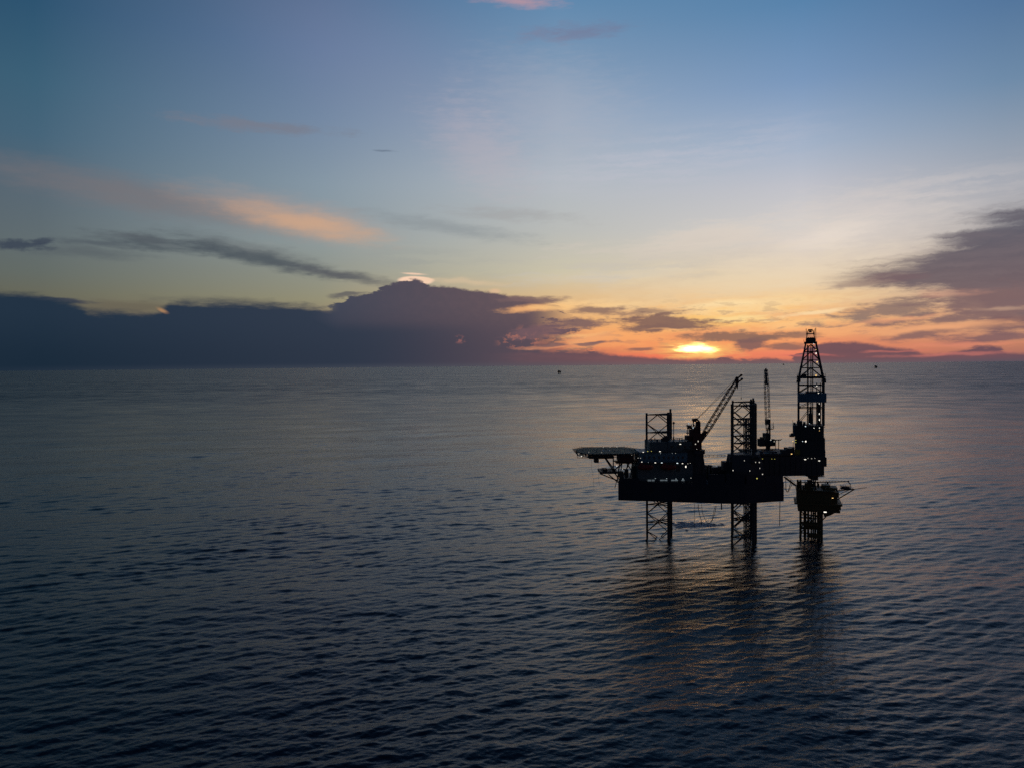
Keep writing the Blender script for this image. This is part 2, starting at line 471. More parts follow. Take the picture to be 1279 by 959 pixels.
# ------------------------------------------------------------------ materials
def paint(name, rgb, rough=0.55, metal=0.0, wear=0.35, scale=0.6, rust=(0.10, 0.045, 0.02)):
    m = bpy.data.materials.new(name)
    m.use_nodes = True
    q = G(m.node_tree)
    b = m.node_tree.nodes['Principled BSDF']
    t = q.n('ShaderNodeTexCoord')
    n1 = q.noise(q.stretch(t.outputs['Object'], (1, 1, 0.35)), scale, 6, 0.65)
    n2 = q.noise(t.outputs['Object'], scale * 7, 3, 0.6)
    c = q.mix(q.mr(n2, 0.3, 0.7), tuple(v * 0.8 for v in rgb), tuple(min(1, v * 1.15) for v in rgb))
    c = q.mix(q.m('MULTIPLY', q.mr(n1, 0.56, 0.74), wear), c, rust)
    q.put(b.inputs['Base Color'], c)
    q.put(b.inputs['Roughness'], q.mr(n1, 0.3, 0.8, rough - 0.08, rough + 0.2))
    b.inputs['Metallic'].default_value = metal
    bp = q.n('ShaderNodeBump')
    bp.inputs['Strength'].default_value = 0.15
    q.put(bp.inputs['Height'], n2)
    m.node_tree.links.new(bp.outputs[0], b.inputs['Normal'])
    return m


def lamp_mat(name, rgb, k):
    m = bpy.data.materials.new(name)
    m.use_nodes = True
    b = m.node_tree.nodes['Principled BSDF']
    b.inputs['Base Color'].default_value = (*rgb, 1)
    b.inputs['Emission Color'].default_value = (*rgb, 1)
    b.inputs['Emission Strength'].default_value = k
    return m


M = {
    'hull': paint('hull_paint', (0.035, 0.04, 0.055), 0.6, 0, 0.5, 0.25),
    'steel': paint('dark_steel', (0.06, 0.062, 0.068), 0.55),
    'leg': paint('leg_steel', (0.07, 0.072, 0.075), 0.6, 0, 0.5),
    'rust': paint('oxide_red', (0.12, 0.035, 0.03), 0.6),
    'red': paint('red_paint', (0.30, 0.03, 0.025), 0.5),
    'teal': paint('teal_paint', (0.12, 0.26, 0.34), 0.5, 0, 0.15),
    'green': paint('grey_green_paint', (0.14, 0.18, 0.18), 0.55, 0, 0.2),
    'yellow': paint('yellow_paint', (0.42, 0.30, 0.04), 0.5),
    'deck': paint('deck_paint', (0.20, 0.165, 0.09), 0.8, 0, 0.2),
    'well': paint('platform_yellow_brown', (0.18, 0.125, 0.045), 0.6, 0, 0.4),
    'rope': paint('rope', (0.05, 0.05, 0.05), 0.8, 0, 0.0),
    'far': paint('far_platform', (0.03, 0.03, 0.035), 0.8),
    'wire': paint('wire_rope', (0.05, 0.05, 0.05), 0.7, 0, 0.2),
    'glass': paint('dark_glass', (0.02, 0.03, 0.035), 0.1, 0, 0.0),
    'white': lamp_mat('lamp_white', (1.0, 0.93, 0.8), 1.45),
    'cool': lamp_mat('lamp_cool', (0.82, 0.95, 1.0), 1.45),
    'amber': lamp_mat('lamp_amber', (1.0, 0.62, 0.22), 1.45),
    'lime': lamp_mat('lamp_yellow', (0.75, 0.68, 0.15), 1.0),
    'dim_white': lamp_mat('lamp_white_dim', (1.0, 0.93, 0.8), 0.7),
    'dim_cool': lamp_mat('lamp_cool_dim', (0.82, 0.95, 1.0), 0.5),
    'lit': lamp_mat('lit_window', (0.80, 0.95, 1.0), 0.10),
}


# ------------------------------------------------------------------ geometry helpers
class MB:
    def __init__(self):
        self.v, self.f, self.mi = [], [], []
        self.cur = 0

    def add(self, vs, fs):
        o = len(self.v)
        self.v += [tuple(p) for p in vs]
        self.f += [tuple(i + o for i in f) for f in fs]
        self.mi += [self.cur] * len(fs)
        return self

    def box(self, c, s, rz=0.0, taper=1.0):
        c = Vector(c)
        vs = []
        ca, sa = math.cos(rz), math.sin(rz)
        for z in (-1, 1):
            k = taper if z > 0 else 1.0
            for x, y in ((-1, -1), (1, -1), (1, 1), (-1, 1)):
                lx, ly = x * s[0] / 2 * k, y * s[1] / 2 * k
                vs.append(c + Vector((lx * ca - ly * sa, lx * sa + ly * ca, z * s[2] / 2)))
        return self.add(vs, [(3, 2, 1, 0), (4, 5, 6, 7), (0, 1, 5, 4), (1, 2, 6, 5), (2, 3, 7, 6), (3, 0, 4, 7)])

    def tube(self, a, b, r, n=6, r2=None):
        a, b = Vector(a), Vector(b)
        d = (b - a)
        if d.length < 1e-6:
            return self
        d.normalize()
        u = d.orthogonal().normalized()
        w = d.cross(u)
        r2 = r if r2 is None else r2
        vs = []
        for p, rr in ((a, r), (b, r2)):
            for i in range(n):
                t = 2 * math.pi * i / n
                vs.append(p + (u * math.cos(t) + w * math.sin(t)) * rr)
        fs = [(i, (i + 1) % n, n + (i + 1) % n, n + i) for i in range(n)]
        fs += [tuple(range(n - 1, -1, -1)), tuple(range(n, 2 * n))]
        return self.add(vs, fs)

    def path(self, pts, r, n=5):
        for p, q in zip(pts[:-1], pts[1:]):
            self.tube(p, q, r, n)
        return self

    def prism(self, poly, z0, z1):
        n = len(poly)
        vs = [(x, y, z0) for x, y in poly] + [(x, y, z1) for x, y in poly]
        fs = [(i, (i + 1) % n, n + (i + 1) % n, n + i) for i in range(n)]
        fs += [tuple(range(n - 1, -1, -1)), tuple(range(n, 2 * n))]
        return self.add(vs, fs)

    def frustum(self, poly0, z0, poly1, z1):
        n = len(poly0)
        vs = [(x, y, z0) for x, y in poly0] + [(x, y, z1) for x, y in poly1]
        fs = [(i, (i + 1) % n, n + (i + 1) % n, n + i) for i in range(n)]
        fs += [tuple(range(n - 1, -1, -1)), tuple(range(n, 2 * n))]
        return self.add(vs, fs)


def origin_of(o):
    p = Vector((0, 0, 0))
    while o is not None:
        p += o.location
        o = o.parent
    return p


def thing(name, label, cat, loc, group=None):
    o = bpy.data.objects.new(name, None)
    COL.objects.link(o)
    o.location = loc
    o.empty_display_size = 1
    o['label'], o['category'] = label, cat
    if group:
        o['group'] = group
    return o


def obj(name, mb, mats, parent=None, label=None, kind=None, smooth=False, loc=None):
    """link a mesh (given in world coordinates) as one object; its own origin sits at its middle"""
    vs = np.array(mb.v, dtype=float)
    c = Vector(vs.mean(axis=0)) if loc is None else Vector(loc)
    me = bpy.data.meshes.new(name)
    me.from_pydata([tuple(p) for p in (vs - np.array(c))], [], mb.f)
    mats = mats if isinstance(mats, (list, tuple)) else [mats]
    for m_ in mats:
        me.materials.append(m_)
    if len(mats) > 1:
        me.polygons.foreach_set('material_index', mb.mi)
    if smooth:
        me.polygons.foreach_set('use_smooth', [True] * len(me.polygons))
    me.update()
    o = bpy.data.objects.new(name, me)
    COL.objects.link(o)
    if parent is not None:
        o.parent = parent
        o.location = c - origin_of(parent)
    else:
        o.location = c
    if label:
        o['label'] = label
    if kind:
        o['kind'] = kind
    return o


def tag(o, label, cat, group=None):
    o['label'], o['category'] = label, cat
    if group:
        o['group'] = group
    return o


TOCAM = lambda p: (Vector((0, 0, CAMZ)) - Vector(p)).normalized()


def floodlight(px, py, Y, parent, w=1.0, kind='white', h=None):
    """lamp housing with a glowing glass on its front; w in survey units of width"""
    if kind in ('white', 'cool') and w < 1.9:
        kind = 'dim_' + kind
    w *= 0.62
    p = P(px, py, Y)
    s = Y / F
    hh = (h if h else min(0.8, max(0.5, w * 0.4))) * s
    d = TOCAM(p)
    rz = math.atan2(d.y, d.x) + math.pi / 2
    mb = MB()
    mb.box(p + Vector((-d.x * -0.0, 0, 0)), (w * s * 1.15, 0.25, hh * 1.2), rz)
    mb.cur = 1
    f = p + Vector((d.x, d.y, 0)).normalized() * 0.16
    mb.box(f, (w * s, 0.10, hh), rz)
    return obj('floodlight', mb, [M['steel'], M[kind]], parent)


def rail_mb(mb, pts, h=1.1, r=0.04, step=2.0):
    for a, b in zip(pts[:-1], pts[1:]):
        a, b = Vector(a), Vector(b)
        n = max(1, int((b - a).length / step))
        for k in (0.5, 1.0):
            mb.tube(a + Vector((0, 0, h * k)), b + Vector((0, 0, h * k)), r, 4)
        for i in range(n + 1):
            p = a.lerp(b, i / n)
            mb.tube(p, p + Vector((0, 0, h)), r, 4)
    return mb


# ------------------------------------------------------------------ the sea
def build_sea():
    rng = np.random.default_rng(11)
    th_f = np.radians(np.linspace(-38, 38, 900))
    th_c = np.radians(np.linspace(38, 322, 96)[1:-1])
    th = np.concatenate([th_f, th_c])
    dth = np.concatenate([np.full(len(th_f), th_f[1] - th_f[0]), np.full(len(th_c), R(3.0))])
    rr = [4.0, 20.0, 45.0, 75.0]
    r = 98.0
    while r < 3600:
        rr.append(r)
        r += 0.0016 * r * (r / 110.0) ** 0.42
    while r < 250000:
        rr.append(r)
        r *= 1.12
    rr = np.array(rr)
    dr = np.gradient(rr)
    nt, nr = len(th), len(rr)
    X = rr[:, None] * np.sin(th)[None, :]
    Y = rr[:, None] * np.cos(th)[None, :]
    hcell = np.maximum(dr[:, None] * np.ones_like(X), 0.55 * rr[:, None] * dth[None, :])
    Z = np.zeros_like(X)
    N = 110
    lam = np.exp(rng.uniform(np.log(0.9), np.log(17.0), N))
    ang = R(106) + rng.normal(0, R(25), N)
    slope = 0.0185 * np.where(lam > 6, (6 / lam) ** 0.95, 1.0) * np.where((lam > 2.0) & (lam < 5.5), 1.25, 1.0)
    lam = np.concatenate([lam, np.exp(rng.uniform(np.log(32), np.log(120), 14))])
    ang = np.concatenate([ang, R(102) + rng.normal(0, R(30), 14)])
    slope = np.concatenate([slope, np.full(14, 0.007)])
    ph = rng.uniform(0, 2 * np.pi, len(lam))
    # slow patches of gust and calm
    gust = 0.95 + 0.26 * np.sin(X / 47 + 1.3 * np.sin(Y / 83)) * np.sin(Y / 61 + 0.7 * np.sin(X / 39)) \
        + 0.16 * np.sin(X / 17 + Y / 29 + 1.1 * np.sin(Y / 23)) * np.sin(Y / 15 - X / 41 + 0.9 * np.sin(X / 21))
    rows = rr < 4000
    Xs, Ys, hs = X[rows].astype(np.float32), Y[rows].astype(np.float32), hcell[rows].astype(np.float32)
    Zs = np.zeros_like(Xs)
    for l, a, s, p in zip(lam, ang, slope, ph):
        k = 2 * np.pi / l
        amp = np.float32(s / k)
        k, p = np.float32(k), np.float32(p)
        ca, sa = np.float32(math.cos(a)), np.float32(math.sin(a))
        wt = np.clip((l / hs - 2.2) / 2.0, 0, 1)
        if wt.max() <= 0:
            continue
        w = np.sin(k * (Xs * ca + Ys * sa) + p)
        Zs += amp * wt * (w + np.float32(0.2) * (2 * w * w - 1))
    Z[rows] = Zs * gust[rows]
    verts = np.empty((nr * nt + 1, 3), dtype=np.float32)
    verts[:-1, 0], verts[:-1, 1], verts[:-1, 2] = X.ravel(), Y.ravel(), Z.ravel()
    verts[-1] = (0, 0, 0)
    i = np.arange(nr - 1)[:, None] * nt
    j = np.arange(nt)[None, :]
    jn = (j + 1) % nt
    quads = np.stack([i + j, i + nt + j, i + nt + jn, i + jn], axis=-1).reshape(-1, 4)
    tri = np.stack([np.full(nt, nr * nt), np.arange(nt), (np.arange(nt) + 1) % nt], axis=-1)
    me = bpy.data.meshes.new('sea')
    nq, ntri = len(quads), len(tri)
    me.vertices.add(len(verts))
    me.vertices.foreach_set('co', verts.ravel())
    me.loops.add(nq * 4 + ntri * 3)
    me.loops.foreach_set('vertex_index', np.concatenate([quads.ravel(), tri.ravel()]).astype(np.int32))
    me.polygons.add(nq + ntri)
    st = np.concatenate([np.arange(nq) * 4, nq * 4 + np.arange(ntri) * 3]).astype(np.int32)
    me.polygons.foreach_set('loop_start', st)
    me.polygons.foreach_set('use_smooth', np.ones(nq + ntri, dtype=bool))
    me.update(calc_edges=True)
    me.validate()
    o = bpy.data.objects.new('sea', me)
    COL.objects.link(o)
    o['kind'] = 'structure'
    m = bpy.data.materials.new('sea_water')
    m.use_nodes = True
    q = G(m.node_tree)
    b = m.node_tree.nodes['Principled BSDF']
    t = q.n('ShaderNodeTexCoord')
    pos = t.outputs['Object']
    b.inputs['Base Color'].default_value = (0.007, 0.022, 0.042, 1)
    b.inputs['IOR'].default_value = 1.333
    b.inputs['Specular Tint'].default_value = (0.82, 0.95, 1.0, 1)
    dist = q.vm('LENGTH', pos)
    gn = q.noise(q.stretch(pos, (0.65, 1.0, 1), (40, 7, 0)), 0.024, 4, 0.62)      # gusts ruffle the water in patches
    gl = q.noise(q.stretch(pos, (0.5, 1.0, 1), (11, 70, 0)), 0.0035, 3, 0.6)
    ruf = q.m('ADD', q.mr(gn, 0.32, 0.68, 0.75, 1.18), q.mr(gl, 0.35, 0.65, -0.10, 0.12))
    q.put(b.inputs['Roughness'], q.m('MULTIPLY', ruf, q.mr(q.m('LOGARITHM', dist, 10.0), 2.45, 3.35, 0.06, 0.36, False)))
    n2 = q.noise(q.stretch(pos, (0.6, 1.1, 1), (5, 3, 0)), 1.9, 4, 0.62, 0.3)
    hgt = q.m('MULTIPLY', n2, 0.085)
    bp = q.n('ShaderNodeBump')
    bp.inputs['Strength'].default_value = 1.0
    bp.inputs['Distance'].default_value = 1.0
    q.put(bp.inputs['Height'], hgt)
    m.node_tree.links.new(bp.outputs[0], b.inputs['Normal'])
    me.materials.append(m)
    return o


build_sea()

# ------------------------------------------------------------------ jack-up rig
ZB, ZD = 16.2, 23.0
RIG0 = Vector((70, 268, ZB))
rig = thing('jackup_rig', 'black jack-up drilling rig standing on lattice legs, helideck jutting out at its left', 'oil rig', RIG0)


def XP(px, Y):
    return P(px, 500, Y).x


A = (XP(771.5, 259.4), 259.4)
B = (XP(930, 250.6), 250.6)
C = (XP(979, 255), 255.0)
hull_poly = [A, (XP(905, 251.2), 251.2), B, C, (C[0] - 1, 291), (88, 296), (44, 281), (41.6, 277)]
obj('hull', MB().prism(hull_poly, ZB, ZD), M['hull'], rig)
# hull fenders and rubbing strake
mb = MB()
for k in range(14):
    t = (k + 0.5) / 14
    x, y = A[0] + (B[0] - A[0]) * t, A[1] + (B[1] - A[1]) * t
    mb.box((x, y - 0.10, (ZB + ZD) / 2), (0.22, 0.22, ZD - ZB - 0.6), -0.2)
obj('hull_stiffener', mb, M['hull'], rig, kind='stuff')


def edge(px):
    if px < 930:
        return A[1] + (px - 771.5) / (930 - 771.5) * (B[1] - A[1])
    return B[1] + (px - 930) / 49 * (C[1] - B[1])


def on_edge(px, z, inset=0.3):
    Y = edge(px) + inset
    return Vector((XP(px, Y), Y, z))


# bulwark panels along the near side
bulw = [(773, 798, 597), (866, 882, 593), (884, 905, 592), (907, 930, 592), (932, 955, 593), (956, 978, 594)]
for x0, x1, yt in bulw:
    a, b = on_edge(x0, ZD), on_edge(x1, ZD)
    zt = P((x0 + x1) / 2, yt, edge((x0 + x1) / 2)).z
    mb = MB()
    d = (b - a)
    mb.box(((a.x + b.x) / 2, (a.y + b.y) / 2, (ZD + zt) / 2), (d.length, 0.18, zt - ZD), math.atan2(d.y, d.x))
    obj('bulwark_panel', mb, M['hull'], rig)
mb = MB()
rail_mb(mb, [on_edge(798, ZD), on_edge(866, ZD)])
obj('deck_railing', mb, M['steel'], rig)
mb = MB()
rail_mb(mb, [Vector((*hull_poly[3], ZD)) + Vector((-0.4, 0.4, 0)), Vector((*hull_poly[4], ZD)) + Vector((-0.4, -0.4, 0)),
             Vector((*hull_poly[5], ZD)) + Vector((0, -0.4, 0)), Vector((*hull_poly[6], ZD)) + Vector((0.4, -0.4, 0))])
obj('deck_railing', mb, M['steel'], rig)


# ---- legs
def build_leg(ch, ztop, zlow, label, bay=6.7, tops=(0, 0, 0)):
    """ch: three chord positions (x, y)"""
    cen = Vector((sum(c[0] for c in ch) / 3, sum(c[1] for c in ch) / 3, 0))
    nb = int((ztop - zlow) / bay) + 1
    mids = [Vector(((ch[i][0] + ch[(i + 1) % 3][0]) / 2, (ch[i][1] + ch[(i + 1) % 3][1]) / 2, 0)) for i in range(3)]
    leg = None
    for i, (x, y) in enumerate(ch):
        mb = MB()
        mb.tube((x, y, zlow), (x, y, ztop + tops[i]), 0.40, 8)
        d = (Vector((x, y, 0)) - cen).normalized()
        t = Vector((-d.y, d.x, 0))
        mb.box((x, y, (zlow + ztop) / 2), (1.25, 0.16, ztop - zlow), math.atan2(t.y, t.x))     # rack plate
        if leg is None:
            leg = obj('leg', mb, M['leg'], rig, label)
        else:
            obj('chord', mb, M['leg'], leg)
    for k in range(nb):                      # inner plan bracing
        z = ztop - 0.35 - k * bay
        for i in range(3):
            obj('inner_brace', MB().tube(mids[i] + Vector((0, 0, z)), mids[(i + 1) % 3] + Vector((0, 0, z)), 0.13, 5), M['leg'], leg)
    for k in range(nb):
        z = ztop - 0.35 - k * bay
        for i in range(3):
            a, b = Vector((*ch[i], z)), Vector((*ch[(i + 1) % 3], z))
            obj('horizontal_brace', MB().tube(a, b, 0.20, 6), M['leg'], leg)
            mid = (a + b) / 2
            dz = Vector((0, 0, -bay / 2))
            for e in (a, b):
                obj('diagonal_brace', MB().tube(mid, e + dz, 0.17, 6), M['leg'], leg)
                if z - bay > zlow - bay:
                    obj('diagonal_brace', MB().tube(e + dz, mid + dz * 2, 0.17, 6), M['leg'], leg)
    return leg


def chord(px, Y):
    return (XP(px, Y), Y)


bow_ch = [(P(807.6, 520, 268).x, 268), (P(834.6, 520, 266).x, 266), (P(837.4, 520, 274).x, 274)]
port_ch = [(P(914, 520, 256).x, 256), (P(941.2, 520, 254).x, 254), (P(943.2, 520, 262).x, 262)]
stbd_ch = [(P(915.2, 520, 285).x, 285), (P(938, 520, 283).x, 283), (P(940.8, 520, 291).x, 291)]
build_leg(bow_ch, P(808, 516.5, 268).z, -9, 'lattice leg nearest the helideck', tops=(0.3, 0.6, 1.4))
build_leg(port_ch, P(914, 505.5, 256).z, -9, 'front lattice leg beside the hull side', tops=(0.3, 0.3, 0.3))
build_leg(stbd_ch, P(915, 501, 285).z, -9, 'rear lattice leg standing behind the front one', tops=(0.3, 0.9, 0.9))

# ---- raw water tower beside the front leg
mb = MB()
x0, x1 = P(931, 560, 260.5).x, P(937, 560, 260.5).x
zt = P(934, 523, 261).z
tw = obj('raw_water_tower', MB().tube((x0 + 0.8, 261.3, -6), (x0 + 0.8, 261.3, zt - 3), 0.22, 6), M['leg'], rig)
for (x, y) in ((x0, 260.5), (x0 + 0.62, 260.9), (x1, 260.5), (x0, 262.2), (x1, 262.2)):
    obj('chord', MB().tube((x, y, -6), (x, y, zt), 0.20, 6), M['leg'], tw)
z = zt
while z > -5:
    for (a, b) in (((x0, 260.5), (x1, 260.5)), ((x0, 262.2), (x1, 262.2)), ((x0, 260.5), (x0, 262.2)), ((x1, 260.5), (x1, 262.2))):
        obj('horizontal_brace', MB().tube((*a, z), (*b, z), 0.09, 5), M['leg'], tw)
    obj('diagonal_brace', MB().tube((x0, 260.5, z), (x1, 260.5, z - 2.3), 0.08, 5), M['leg'], tw)
    z -= 2.3


# ---- jack houses
def jackhouse(ch, zt, grow, label):
    cx, cy = sum(c[0] for c in ch) / 3, sum(c[1] for c in ch) / 3
    base, top = [], []
    for (x, y) in ch:
        d = Vector((x - cx, y - cy)).normalized()
        t = Vector((-d.y, d.x))
        for s in (-1, 1):
            base.append((x + d.x * 1.6 * grow + t.x * s * 3.4 * grow, y + d.y * 1.6 * grow + t.y * s * 3.4 * grow))
            top.append((x + d.x * 0.9 + t.x * s * 1.4, y + d.y * 0.9 + t.y * s * 1.4))
    zm = ZD + (zt - ZD) * 0.42
    o = obj('jackhouse', MB().frustum(base, ZD - 0.02, base, zm).frustum(base, zm + 0.01, top, zt), M['steel'], rig, label)
    for (x, y) in ch:
        mb = MB()
        for s in (-1, 1):
            for k in range(2):
                mb.tube((x + s * 1.1 - 0.35, y - 1.8, zt - 0.9 - k * 1.6), (x + s * 1.1 + 0.35, y - 1.8, zt - 0.9 - k * 1.6), 0.55, 8)
        obj('jacking_motor', mb, M['steel'], o)
    return o


jackhouse(bow_ch, 31.0, 0.9, 'jacking house round the leg by the accommodation')
jh_p = jackhouse(port_ch, P(925, 567, 255).z, 0.82, 'jacking house round the front leg')
jackhouse(stbd_ch, P(925, 567, 283).z, 0.9, 'jacking house round the rear leg')
mb = MB()
ctr = P(905.5, 581, 258)
mb.box((ctr.x + 0.2, 258, ctr.z), (2.4, 3, P(905, 575, 258).z - ctr.z + 1.4))
obj('stair_landing', mb, M['steel'], jh_p)
for a in ((929.8, 574.8, 250.5, .9), (943.8, 576.8, 250.5, 1.0), (948.4, 577, 250.5, 1.8), (949, 584.3, 250.5, 1.1), (936.5, 587.5, 250.2, 1.3),
          (915.6, 587, 250.6, 1.7), (952.4, 591.7, 250.8, 1.7)):
    floodlight(a[0], a[1], a[2], jh_p, a[3], 'white', 1.1)
floodlight(945.5, 597, 250.6, jh_p, 2.0, 'lime', 1.2)
floodlight(909.7, 567.5, 258.5, jh_p, 1.9, 'white', 1.8)
mb = MB()
for px in (909.5,):
    a = P(px, 567.5, 258.8)
    mb.tube((a.x, a.y, ZD), a, 0.07, 5)
obj('lamp_post', mb, M['steel'], jh_p)


# ---- accommodation
def blk(px0, px1, py0, py1, Y, depth):
    """box whose front face fills the given outline at depth Y"""
    a, b = P(px0, py1, Y), P(px1, py0, Y)
    xa, xb = a.x, b.x
    return ((xa + xb) / 2, Y + depth / 2, (a.z + b.z) / 2), (xb - xa, depth, b.z - a.z)


acc = obj('accommodation_block', MB().box(*blk(797, 865, 577.5, 604, 259.8, 14)), M['green'], rig)
mid_o = obj('upper_storey', MB().box(*blk(800, 858.5, 564.5, 577.4, 259.6, 13)), M['teal'], acc)
obj('roof_house', MB().box(*blk(811.5, 834, 551.5, 564.4, 261, 10)), M['green'], acc)
obj('roof_house', MB().box(*blk(834.4, 870, 551, 564.4, 260.6, 9)), M['green'], acc)
mb = MB()
mb.box(*blk(796, 867, 577.0, 578.2, 258.4, 1.5))
obj('walkway', mb, M['steel'], acc)
mb = MB()
mb.box(*blk(799, 860, 563.9, 565.0, 258.8, 1.2))
rail_mb(mb, [P(799, 564.2, 258.9), P(860, 564.2, 258.9)])
obj('walkway', mb, M['steel'], acc)
mb = MB()
rail_mb(mb, [P(797, 577.4, 258.5), P(866, 577.4, 258.5)])
rail_mb(mb, [P(812, 551.4, 261.2), P(834, 551.4, 261.2)])
rail_mb(mb, [P(835, 550.9, 260.8), P(870, 550.9, 260.8)])
obj('railing', mb, M['steel'], acc)
obj('stair_tower', MB().box(*blk(858.8, 867, 563, 603, 260.2, 5)), M['steel'], acc)
# deck level lit windows
for x0, x1 in ((809, 813.5), (814.2, 817.5), (824.6, 829.5), (830, 833.5), (838.5, 842), (842.4, 846.6), (851, 855)):
    obj('window', MB().box(*blk(x0, x1, 598.6, 601.8, 259.66, 0.1)), M['lit'], acc)
# dark windows of upper storeys
for i in range(9):
    x = 804 + i * 6.0
    w = obj('window', MB().box(*blk(x, x + 2.2, 569.3, 572.5, 259.5, 0.1)), M['glass'], acc)
for i in range(4):
    x = 838 + i * 8
    obj('window', MB().box(*blk(x, x + 3, 556, 559, 260.5, 0.1)), M['glass'], acc)
for x in (848.5, 846):
    obj('door', MB().box(*blk(x - 1.2, x + 1.2, 581, 588, 259.68, 0.12)), M['steel'], acc)
# roof clutter: vents, winch, mast, small aerials
mb = MB()
for px, w, h in ((814, 1.2, 3), (818, 0.7, 4.5), (821, 2.0, 2), (826.5, 1.6, 4)):
    p = P(px, 551.5, 264)
    mb.box(p + Vector((0, 0, h * 0.15)), (w * 0.29, 0.6, h * 0.29 + 0.3))
for px in (813, 817, 821):
    a = P(px - 1.6, 551, 264); b = P(px, 548.2, 264); c = P(px + 1.6, 551, 264)
    mb.path([a, b, c], 0.07)
obj('roof_vent', mb, M['steel'], acc)
mb = MB()
p = P(831, 551, 263)
mb.tube(p + Vector((-0.2, 0, -0.5)), p + Vector((-0.2, 0, 1.6)), 0.95, 10)
mb.box(p + Vector((0.4, 0, 1.0)), (1.8, 1.2, 2.2))
obj('roof_winch', mb, M['steel'], acc)
mb = MB()
a, b = P(841.4, 552, 262), P(841.4, 526.2, 262)
mb.tube(a, b, 0.13, 6)
mb.tube(a, a.lerp(b, 0.25), 0.26, 6)
mb.tube(P(839.7, 527.8, 262), P(843.1, 527.8, 262), 0.08, 4)
mb.box(P(841.4, 528, 262), (0.6, 0.5, 0.7))
obj('antenna_mast', mb, M['steel'], acc)
mb = MB()
for px, py, h in ((848.5, 551, 3.6), (852, 551, 5.2), (855.5, 551, 3.5), (858.5, 551, 4.6)):
    a = P(px, py, 263)
    mb.tube(a, a + Vector((0, 0, h * 0.29)), 0.10, 5)
mb.tube(P(843.5, 547, 263), P(852, 547, 263), 0.12, 5)
mb.tube(P(850, 549, 263), P(862, 549, 263), 0.09, 5)
obj('antenna_mast', mb, M['steel'], acc)
for px, py, Y, w, kd in ((797, 571.5, 258.4, 1.6, 'white'), (800, 571.6, 258.4, 1.5, 'white'), (801.6, 576.4, 258, 2.6, 'white'), (803.4, 564.2, 258.4, 2.8, 'white'),
                         (809, 563.2, 258.4, 2.4, 'lime'), (813.6, 563, 258.4, 1.8, 'lime'), (824.3, 563.4, 258.4, 3.4, 'white'), (809.7, 577, 258, .9, 'cool'),
                         (818.5, 577.4, 258, 3.2, 'white'), (826.6, 577.5, 258, 3.0, 'cool'), (846, 578, 258, 3.4, 'cool'), (852.5, 578.4, 258, 3.0, 'white'),
                         (859.2, 578.6, 258, 1.2, 'white'), (862.2, 578, 258, 1.2, 'white'), (849.7, 554.3, 260.2, 3.6, 'white'),
                         (818.5, 597, 259.5, 1.8, 'cool'), (832.6, 597, 259.5, 2.2, 'dim_cool'), (844.4, 597.6, 259.5, 2.6, 'dim_cool'), (853, 597.6, 259.5, 3.0, 'dim_cool'),
                         (863, 596.4, 259.5, 2.0, 'white'), (825, 565.8, 258.4, 1.1, 'cool'), (839.6, 565.6, 258.4, .9, 'cool'), (843.6, 565.6, 258.4, .8, 'white')):
    floodlight(px, py, Y, acc, w * 0.85, kd)
floodlight(856.6, 582.4, 257.8, acc, 2.2, 'white', 2.2)

# ---- helideck at the bow
hy = 270.5
hx = P(757.5, 561, hy).x
hz = P(757.5, 562.3, hy).z
rad = 11.6
OCT = [(11.2, 4.6), (7.6, 10.2), (-7.6, 10.2), (-11.2, 4.6), (-11.2, -4.6), (-7.6, -10.2), (7.6, -10.2), (11.2, -4.6)]
octo = [(hx + x, hy + y) for x, y in OCT]
octn = [(hx + x * 1.10, hy + y * 1.10) for x, y in OCT]
heli = obj('helideck', MB().prism(octo, hz - 0.3, hz), M['deck'], rig, 'octagonal helideck with green landing surface')
mb = MB()
ring = 36
for k in range(ring):
    a0, a1 = 2 * math.pi * k / ring, 2 * math.pi * (k + 1) / ring
    vs = []
    for a in (a0, a1):
        for rr in (rad * 0.52, rad * 0.56):
            vs.append((hx + rr * math.cos(a), hy + rr * math.sin(a) * 0.95, hz + 0.006))
    mb.add(vs, [(0, 1, 3, 2)])
obj('landing_circle', mb, paint('marking_yellow', (0.45, 0.38, 0.12), 0.7, 0, 0.2), heli)
mb = MB()
for sx in (-1, 1):
    mb.box((hx + sx * 1.2, hy, hz + 0.008), (0.5, 4.0, 0.008))
mb.box((hx, hy, hz + 0.0085), (1.88, 0.5, 0.008))
obj('landing_mark', mb, paint('marking_white', (0.6, 0.6, 0.56), 0.7, 0, 0.2), heli)
mb = MB()
for k in range(8):
    a, b = Vector((*octo[k], hz - 0.1)), Vector((*octo[(k + 1) % 8], hz - 0.1))
    c, d = Vector((*octn[k], hz + 0.05)), Vector((*octn[(k + 1) % 8], hz + 0.05))
    mb.tube(c, d, 0.07, 5)
    for i in range(9):
        t = i / 8
        mb.tube(a.lerp(b, t), c.lerp(d, t), 0.05, 4)
    for t in (0.35, 0.68):
        mb.tube(a.lerp(c, t), b.lerp(d, t), 0.03, 4)
obj('safety_net', mb, M['steel'], heli)
mb = MB()
for k in range(8):
    a, b = Vector((*octo[k], hz - 0.5)), Vector((*octo[(k + 1) % 8], hz - 0.5))
    dn = Vector((0, 0, -0.75))
    mb.tube(a + dn, b + dn, 0.12, 5)
    for i in range(6):
        p, q = a.lerp(b, i / 6), a.lerp(b, (i + 1) / 6)
        mb.tube(p, p + dn, 0.09, 4)
        mb.tube(p + dn, q, 0.07, 4)
    c, d = Vector((*octn[k], hz + 0.12)), Vector((*octn[(k + 1) % 8], hz + 0.12))
    for i in range(4):
        p = c.lerp(d, i / 4)
        mb.tube(p, p + Vector((0, 0, 0.55)), 0.05, 4)
obj('edge_truss', mb, M['steel'], heli)
